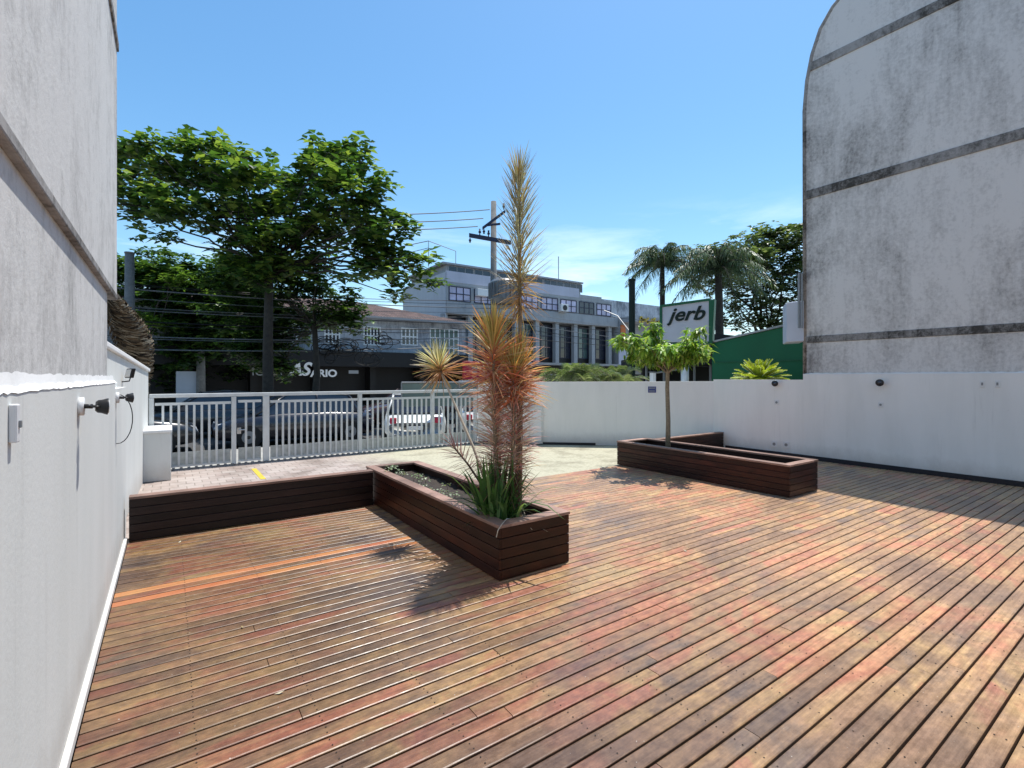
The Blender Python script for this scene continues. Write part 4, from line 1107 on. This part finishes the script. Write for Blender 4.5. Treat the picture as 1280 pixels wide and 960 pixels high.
# cable coils
m = MB()
for (px, py, n) in ((440, 436, 7), (463, 445, 6), (415, 441, 6), (483, 428, 5), (405, 430, 4)):
    c = atY(px, py, 20.9)
    for k in range(n):
        rx, rz_ = rw_.uniform(.2, .5), rw_.uniform(.12, .3); cc = c + Vector((rw_.uniform(-.3, .3), rw_.uniform(-.1, .1), rw_.uniform(-.2, .2)))
        m.tube([cc + Vector((math.cos(a)*rx, .05*math.sin(2*a), math.sin(a)*rz_)) for a in [i*.449 for i in range(15)]], .018, 4, cap=False)
tag(m.build('cable_coils', M['wire']), 'tangled loops of spare black cable hanging in the street bundle', 'cable coils', kind='stuff')

# ================================================================ STREET TREES
def tree(name, base, trunk_top, r0, blobs, cols, label, seed, L=.26, W=.075, dens=9, nl=6, mat='leaf', bark='bark', limbs=True, group=None, shell=.55):
    r = random.Random(seed)
    t = thing(name, base, label, 'tree', group)
    m = MB(); tt = Vector(trunk_top)
    mid = Vector(base).lerp(tt, .5) + Vector((r.uniform(-.2, .2), r.uniform(-.2, .2), 0))
    m.tube([Vector(base), Vector(base).lerp(tt, .12), mid, tt], [r0*1.35, r0, r0*.85, r0*.65], 12)
    if limbs:
        for bi, (c, rx, rz_) in enumerate(blobs):
            if bi % 3: 
                frac_branch(m, tt + Vector((0, 0, -r.uniform(0, .4))), Vector(c), r0*.15, .015, r, 7, .08, 5); d = rdir(r); frac_branch(m, Vector(c) - Vector((0, 0, rz_*.4)), Vector(c) + Vector((d.x*rx*.8, d.y*rx*.8, abs(d.z)*rz_*.5)), .04, .012, r, 4, .08, 5); continue
            frac_branch(m, tt + Vector((0, 0, -r.uniform(0, .5))), Vector(c), r0*.26, .02, r, 7, .08, 6)
            for q in range(2):
                d = rdir(r); frac_branch(m, Vector(c) - Vector((0, 0, rz_*.3)), Vector(c) + Vector((d.x*rx*.8, d.y*rx*.8, abs(d.z)*rz_*.5)), .035, .012, r, 4, .08, 5)
    m.build('trunk', M[bark], t, True)
    m = MB(); crown(m, blobs, cols, r, L, W, dens, nl, shell=shell)
    m.build('crown', M[mat], t)
    return t
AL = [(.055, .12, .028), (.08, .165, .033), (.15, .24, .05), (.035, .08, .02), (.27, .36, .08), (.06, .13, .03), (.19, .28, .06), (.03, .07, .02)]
def bl(lst, r, dz):
    out = []
    for (px, py, rad, dd) in lst:
        out.append((at(px, py, 18 + dd), rad, rad*dz))
    return out
rb = random.Random(31)
alm = [(165, 215, 1.0, 1), (185, 250, 1.1, -1), (160, 190, .7, 0), (215, 215, 1.1, 0.5), (245, 195, .9, -.5), (262, 225, 1.2, 1), (300, 225, 1.1, -1), (325, 215, .8, .5),
       (225, 262, 1.0, -1.5), (190, 272, .7, 0), (265, 265, 1.0, 0), (300, 270, 1.1, 1.5), (205, 298, .3, -.5), (345, 255, 1.1, 0), (375, 230, .9, 1), (395, 200, .85, -.5), (420, 195, .7, .5),
       (445, 205, .75, 0), (455, 235, .8, -.5), (415, 235, 1.1, -1), (385, 270, 1.2, 0), (430, 270, 1.1, 1), (470, 250, .4, 0), (340, 290, 1.0, -1), (460, 280, .8, 0), (495, 275, .6, .5), (507, 285, .35, 0),
       (455, 310, .7, -.5), (485, 310, .65, 0), (505, 330, .6, .5), (525, 335, .45, 0), (540, 355, .3, 0), (490, 350, .5, -.5), (440, 345, .35, -1), (495, 370, .3, 0), (410, 300, .7, 1), (370, 295, .6, .8),
       (330, 300, .9, 0), (290, 305, .8, .5), (335, 330, .8, -.6), (310, 335, .6, 0), (365, 330, .6, -.3), (330, 355, .6, -.4), (385, 315, .6, 0), (395, 345, .4, 0), (350, 315, .6, .5), (470, 300, .7, -.3), (480, 330, .6, .2), (455, 330, .5, 0), (265, 185, .45, 0), (240, 178, .3, .3), (300, 195, .45, -.4), (180, 180, .5, -.6), (435, 182, .35, .2), (520, 322, .4, -.2)]
tp = at(337, 330, 18)
bs = at(335, 472, 18); bs.z = -.1
tree('almond_tree', bs, tp, .20, bl(alm, rb, .74), AL, 'largest tree, a broad spreading almond with layered green crown at the upper left', 41, .35, .125, 17, 5, group=None)
# hanging lower foliage on the same street, second darker tree
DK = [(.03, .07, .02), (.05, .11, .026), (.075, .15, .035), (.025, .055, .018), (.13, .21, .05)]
low = [(335, 385, 1.1, 1.5), (350, 420, 1.0, 2), (318, 440, 1.0, 2), (395, 335, .6, 1), (425, 400, .5, .5), (330, 330, .8, 1), (300, 330, .9, 1.5), (435, 392, .4, .2), (360, 355, .9, 1), (395, 360, .8, 1.5), (405, 395, .8, 1), (440, 375, .6, .5), (445, 405, .5, 0.5), (375, 400, .9, 2), (350, 335, .8, 1), (320, 350, 1.2, 2), (300, 390, 1.2, 2), (330, 425, 1.2, 2), (345, 460, .9, 2), (415, 385, .4, 0), (290, 345, 1.2, 3)]
bs2 = at(393, 472, 19.5); bs2.z = -.1
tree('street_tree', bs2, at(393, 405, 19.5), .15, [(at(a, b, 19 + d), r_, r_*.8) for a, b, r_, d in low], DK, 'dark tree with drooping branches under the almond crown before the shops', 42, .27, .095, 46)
back = [(285, 365, 1.5, 1), (300, 345, 1.2, 2), (320, 400, 1.4, 2), (180, 430, 1.3, 1), (255, 415, 1.4, 0), (225, 465, 1.0, 1), (160, 345, 1.6, 0), (190, 340, 1.4, 1), (230, 350, 1.6, 0), (265, 345, 1.3, 1), (200, 375, 1.6, 0), (245, 385, 1.6, 0), (160, 385, 1.5, 1), (215, 410, 1.4, 0), (270, 400, 1.4, 0), (235, 440, 1.3, 0), (290, 420, 1.4, 1), (205, 450, 1.2, 1), (270, 450, 1.2, 2), (305, 455, 1.2, 2), (310, 370, 1.3, 2)]
bs3 = at(235, 472, 25); bs3.z = -.1
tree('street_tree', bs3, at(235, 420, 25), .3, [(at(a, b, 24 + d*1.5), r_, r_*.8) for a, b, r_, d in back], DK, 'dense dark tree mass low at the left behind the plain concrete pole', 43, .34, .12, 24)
bs4 = at(185, 472, 22); bs4.z = -.1
tree('small_street_tree', bs4, at(185, 420, 22), .12, [(at(180, 398, 22), .6, .4), (at(195, 403, 22), .5, .3), (at(230, 345, 22), .6, .5), (at(215, 352, 22), .5, .4)], [(.12, .22, .04), (.09, .18, .03), (.18, .28, .06)], 'bright light green sapling beside the plain concrete pole', 44, .24, .08, 22)
# right broadleaf tree
rt_b = [(890, 320, 1.1, 1), (905, 350, 1.2, 1), (885, 360, .8, 1), (925, 320, 1.6, 0), (950, 305, 1.4, 1), (975, 300, 1.5, 0), (1000, 310, 1.6, 0), (940, 345, 1.7, 0), (975, 345, 1.8, 1), (1005, 350, 1.8, 0), (955, 380, 1.6, 0), (990, 385, 1.8, 1), (915, 375, 1.2, 1), (1015, 385, 1.5, 0), (935, 400, 1.1, 0), (965, 405, 1.2, 0), (960, 290, .8, 0), (985, 290, .9, 1), (940, 325, 1.0, -1), (905, 400, .6, 1)]
GR = [(.06, .10, .035), (.10, .15, .055), (.16, .21, .10), (.035, .065, .022), (.13, .17, .07), (.22, .26, .14)]
bs5 = at(960, 472, 29); bs5.z = -.1
tree('broadleaf_tree', bs5, at(960, 425, 29), .3, [(at(a, b, 28 + d*1.5), r_*.85, r_*.72) for a, b, r_, d in rt_b], GR, 'large broadleaf tree with sky showing through behind the green wall', 45, .34, .12, 14, shell=.5)

# palms
def palm(base, top, r0, nf, fl, label, seed, cols):
    r = random.Random(seed); t = thing('palm_tree', base, label, 'palm', 'palms beyond the white wall')
    m = MB(); b, tp = Vector(base), Vector(top); m.tube([b, b.lerp(tp, .3), b.lerp(tp, .8), tp], [r0*1.2, r0, r0*.85, r0*.7], 10); m.build('trunk', M['bark'], t, True)
    m = MB(); ms = MB()
    for k in range(nf):
        a = k*2.4 + r.uniform(-.2, .2); el = 1.45 - 1.75*(k/nf)**.9 + r.uniform(-.12, .12); L = fl*r.uniform(.85, 1.1)
        d = Vector((math.cos(a)*math.cos(el), math.sin(a)*math.cos(el), math.sin(el))); hz = Vector((math.cos(a), math.sin(a), 0)); sd = Vector((-math.sin(a), math.cos(a), 0))
        pts = [tp + d*L*u + Vector((0, 0, -1))*L*(.62)*u**2.6 + hz*L*.05*u*u for u in [i/10 for i in range(11)]]
        ms.tube(pts, [.045*(1 - .85*i/10) for i in range(11)], 4)
        for i in range(2, 42):
            u = i/42; f = u*10; j = int(f); p = pts[j].lerp(pts[min(j+1, 10)], f - j)
            ll = L*.24*math.sin(math.pi*min(1, u*1.02))**.5*r.uniform(.8, 1.1)
            for s in (-1, 1):
                dd = (sd*s*.6 + hz*.3 + Vector((0, 0, r.uniform(-1.0, .25)))).normalized()
                q = [p, p + dd*ll*.5 - Vector((0, 0, .10*ll)), p + dd*ll*.9 - Vector((0, 0, .45*ll))]
                m.strip(q, [.016, .02, .003], hz, jit(r.choice(cols), r))
    ms.build('frond_stalks', M['bark'], t); m.build('fronds', M['palmleaf'], t)
    return t
PC = [(.09, .14, .07), (.13, .19, .10), (.20, .25, .15), (.07, .11, .06)]
b1 = at(828, 472, 27); b1.z = -.1
palm(b1, at(828, 330, 27), .16, 34, 2.5, 'left palm, feathery crown alone against the sky above the pylon sign', 51, PC)
b2 = at(901, 472, 25); b2.z = -.1
palm(b2, at(898, 335, 25), .22, 44, 2.7, 'right palm with thick trunk and crown overlapping the broadleaf tree', 52, PC)

# cycad behind the right wall
q = at(949, 476, 12.05)
cb = Vector((q.x, q.y, 0))
t = thing('cycad', cb, 'yellow-green cycad with a fan of stiff fronds in front of the green wall', 'cycad')
m = MB(); m.tube([(cb.x, cb.y, 0), (cb.x, cb.y, 1.2)], [.28, .32], 14); m.build('pot', M['conc'], t, True)
m = MB(); m.tube([(cb.x, cb.y, 1.2), (cb.x, cb.y, 1.60)], [.12, .10], 10); m.build('trunk', M['bark'], t, True)
m = MB(); ms = MB(); r = random.Random(61)
for k in range(80):
    a = k*2.4; el = r.uniform(.22, 1.3); L = r.uniform(.60, .80)
    hz = Vector((math.cos(a), math.sin(a), 0)); sd = Vector((-math.sin(a), math.cos(a), 0)); d = hz*math.cos(el) + Vector((0, 0, math.sin(el)))
    o_ = Vector((cb.x, cb.y, 1.60)); pts = [o_ + d*L*u - Vector((0, 0, .22))*L*u*u for u in [i/8 for i in range(9)]]
    ms.tube(pts, .006, 4)
    for i in range(6, 40):
        u = i/40; f = u*8; j = int(f); p = pts[j].lerp(pts[min(j+1, 8)], f-j); ll = .13*math.sin(math.pi*(u*.93+.05))**.6
        for s in (-1, 1):
            dd = (sd*s*.85 + d*.5 + Vector((0, 0, .25))).normalized()
            m.strip([p, p + dd*ll*.6, p + dd*ll], [.010, .010, .001], d, jit(r.choice([(.34, .42, .05), (.42, .48, .07), (.22, .33, .05), (.5, .52, .10)]), r))
ms.build('frond_stalks', M['leaf_thin'], t); m.build('fronds', M['leaf_thin'], t)

# grassy palm bush behind the slanting wall
for (px, py, dep, n, Lm, lab, sd_) in ((722, 476, 13.8, 44, 1.35, 'pale arching palm bush just behind the slanting white wall right of the dracaenas', 71), (765, 478, 14.5, 30, 1.1, 'smaller darker palm bush behind the slanting wall left of the dark post', 72)):
    q = at(px, py, dep); t = thing('palm_bush', (q.x, q.y, 0), lab, 'bush', 'bushes behind the slanting wall')
    m = MB(); ms = MB(); r = random.Random(sd_)
    for s_ in range(3):
        mk = MB(); mk.tube([(q.x + r.uniform(-.1, .1), q.y + r.uniform(-.1, .1), -.05), (q.x + r.uniform(-.3, .3), q.y + r.uniform(-.2, .2), 1.1)], .05, 6); mk.build('stem', M['bark_pale'], t, True)
    for k in range(n):
        a = k*2.4 + r.uniform(-.3, .3); el = r.uniform(.35, 1.2); L = Lm*r.uniform(.7, 1.1)
        hz = Vector((math.cos(a), math.sin(a), 0)); sdv = Vector((-math.sin(a), math.cos(a), 0)); d = hz*math.cos(el) + Vector((0, 0, math.sin(el)))
        o_ = Vector((q.x + r.uniform(-.3, .3), q.y + r.uniform(-.3, .3), 1.58)); pts = [o_ + d*L*u - Vector((0, 0, .62))*L*u**2.2 for u in [i/8 for i in range(9)]]
        ms.tube(pts, .008, 4)
        for i in range(4, 44):
            u = i/44; f = u*8; j = int(f); p = pts[j].lerp(pts[min(j+1, 8)], f-j); ll = .30*math.sin(math.pi*(u*.9+.08))**.5
            for s in (-1, 1):
                dd = (sdv*s*.8 + d*.5 + Vector((0, 0, r.uniform(-.2, .3)))).normalized()
                m.strip([p, p + dd*ll*.5, p + dd*ll - Vector((0, 0, .08))], [.008, .009, .001], d, jit(r.choice([(.14, .19, .09), (.20, .26, .13), (.27, .31, .19), (.10, .15, .06)]), r))
    ms.build('stalks', M['bark_pale'], t); m.build('fronds', M['leaf_thin'], t)

# far tree line closing the street on both sides
def tree_line(x0, x1, y0, n, h, seed, lab):
    r = random.Random(seed)
    blobs = [(Vector((x0 + (x1-x0)*r.random(), y0 + r.uniform(-3, 3), h*r.uniform(.25, .9))), r.uniform(1.8, 3.0), r.uniform(1.4, 2.2)) for _ in range(n)]
    m = MB(); crown(m, blobs, DK, r, .5, .17, 1.2, 5)
    tag(m.build('tree_line', M['leaf']), lab, 'tree line', kind='stuff')
tree_line(-26, 2, 44, 26, 7, 81, 'dark far-off belt of trees closing the street at the left')

# ================================================================ LIGHT, SKY, CAMERA
sunv = Vector((.31, .10, 1)).normalized()
su = bpy.data.lights.new('sun', 'SUN'); su.energy = 4.0; su.angle = math.radians(.53); su.color = (1, .96, .90)
so = bpy.data.objects.new('sun', su); C.objects.link(so); so.rotation_euler = sunv.to_track_quat('Z', 'Y').to_euler()
w = bpy.data.worlds.new('World'); sc.world = w; w.use_nodes = True
nt = w.node_tree; bg = nt.nodes['Background']
sky = nt.nodes.new('ShaderNodeTexSky'); sky.sky_type = 'NISHITA'; sky.sun_disc = False
sky.sun_elevation = math.asin(sunv.z); sky.sun_rotation = math.atan2(sunv.x, sunv.y); sky.altitude = 0; sky.air_density = 1.1; sky.dust_density = .5; sky.ozone_density = 2.0
# thin clouds low over the roofs
tc = nt.nodes.new('ShaderNodeTexCoord'); sp = nt.nodes.new('ShaderNodeSeparateXYZ'); nt.links.new(tc.outputs['Generated'], sp.inputs[0])
mp = nt.nodes.new('ShaderNodeMapping'); mp.inputs['Scale'].default_value = (2.2, 2.2, 11); nt.links.new(tc.outputs['Generated'], mp.inputs[0])
no = nt.nodes.new('ShaderNodeTexNoise'); no.inputs['Scale'].default_value = 1.6; no.inputs['Detail'].default_value = 7; no.inputs['Roughness'].default_value = .58; no.inputs['Distortion'].default_value = .3; nt.links.new(mp.outputs[0], no.inputs[0])
cr = nt.nodes.new('ShaderNodeValToRGB'); cr.color_ramp.elements[0].position = .50; cr.color_ramp.elements[1].position = .78; nt.links.new(no.outputs[0], cr.inputs[0])
mr = nt.nodes.new('ShaderNodeMapRange'); mr.inputs[1].default_value = .33; mr.inputs[2].default_value = .14; nt.links.new(sp.outputs[2], mr.inputs[0])
mu = nt.nodes.new('ShaderNodeMath'); mu.operation = 'MULTIPLY'; nt.links.new(cr.outputs[0], mu.inputs[0]); nt.links.new(mr.outputs[0], mu.inputs[1])
mx = nt.nodes.new('ShaderNodeMix'); mx.data_type = 'RGBA'; nt.links.new(mu.outputs[0], mx.inputs[0]); hs = nt.nodes.new('ShaderNodeHueSaturation'); hs.inputs['Saturation'].default_value = 1.22; hs.inputs['Hue'].default_value = .492; nt.links.new(sky.outputs[0], hs.inputs['Color']); nt.links.new(hs.outputs[0], mx.inputs[6]); mx.inputs[7].default_value = (7.5, 8.2, 8.8, 1)
nt.links.new(mx.outputs[2], bg.inputs[0]); bg.inputs[1].default_value = .14
cam = bpy.data.cameras.new('camera'); co = bpy.data.objects.new('camera', cam); C.objects.link(co)
cam.sensor_width = 36; cam.lens = 36*F/1280; cam.shift_y = -8/1280; cam.clip_end = 2000; cam.clip_start = .05
co.location = (0, 0, H); co.rotation_euler = (math.pi/2, 0, -YAW); sc.camera = co
sc.view_settings.view_transform = 'Standard'; sc.view_settings.look = 'None'; sc.view_settings.gamma = 1
sc.view_settings.exposure = 0.5
try: sc.view_settings.use_curve_mapping = False
except Exception: pass
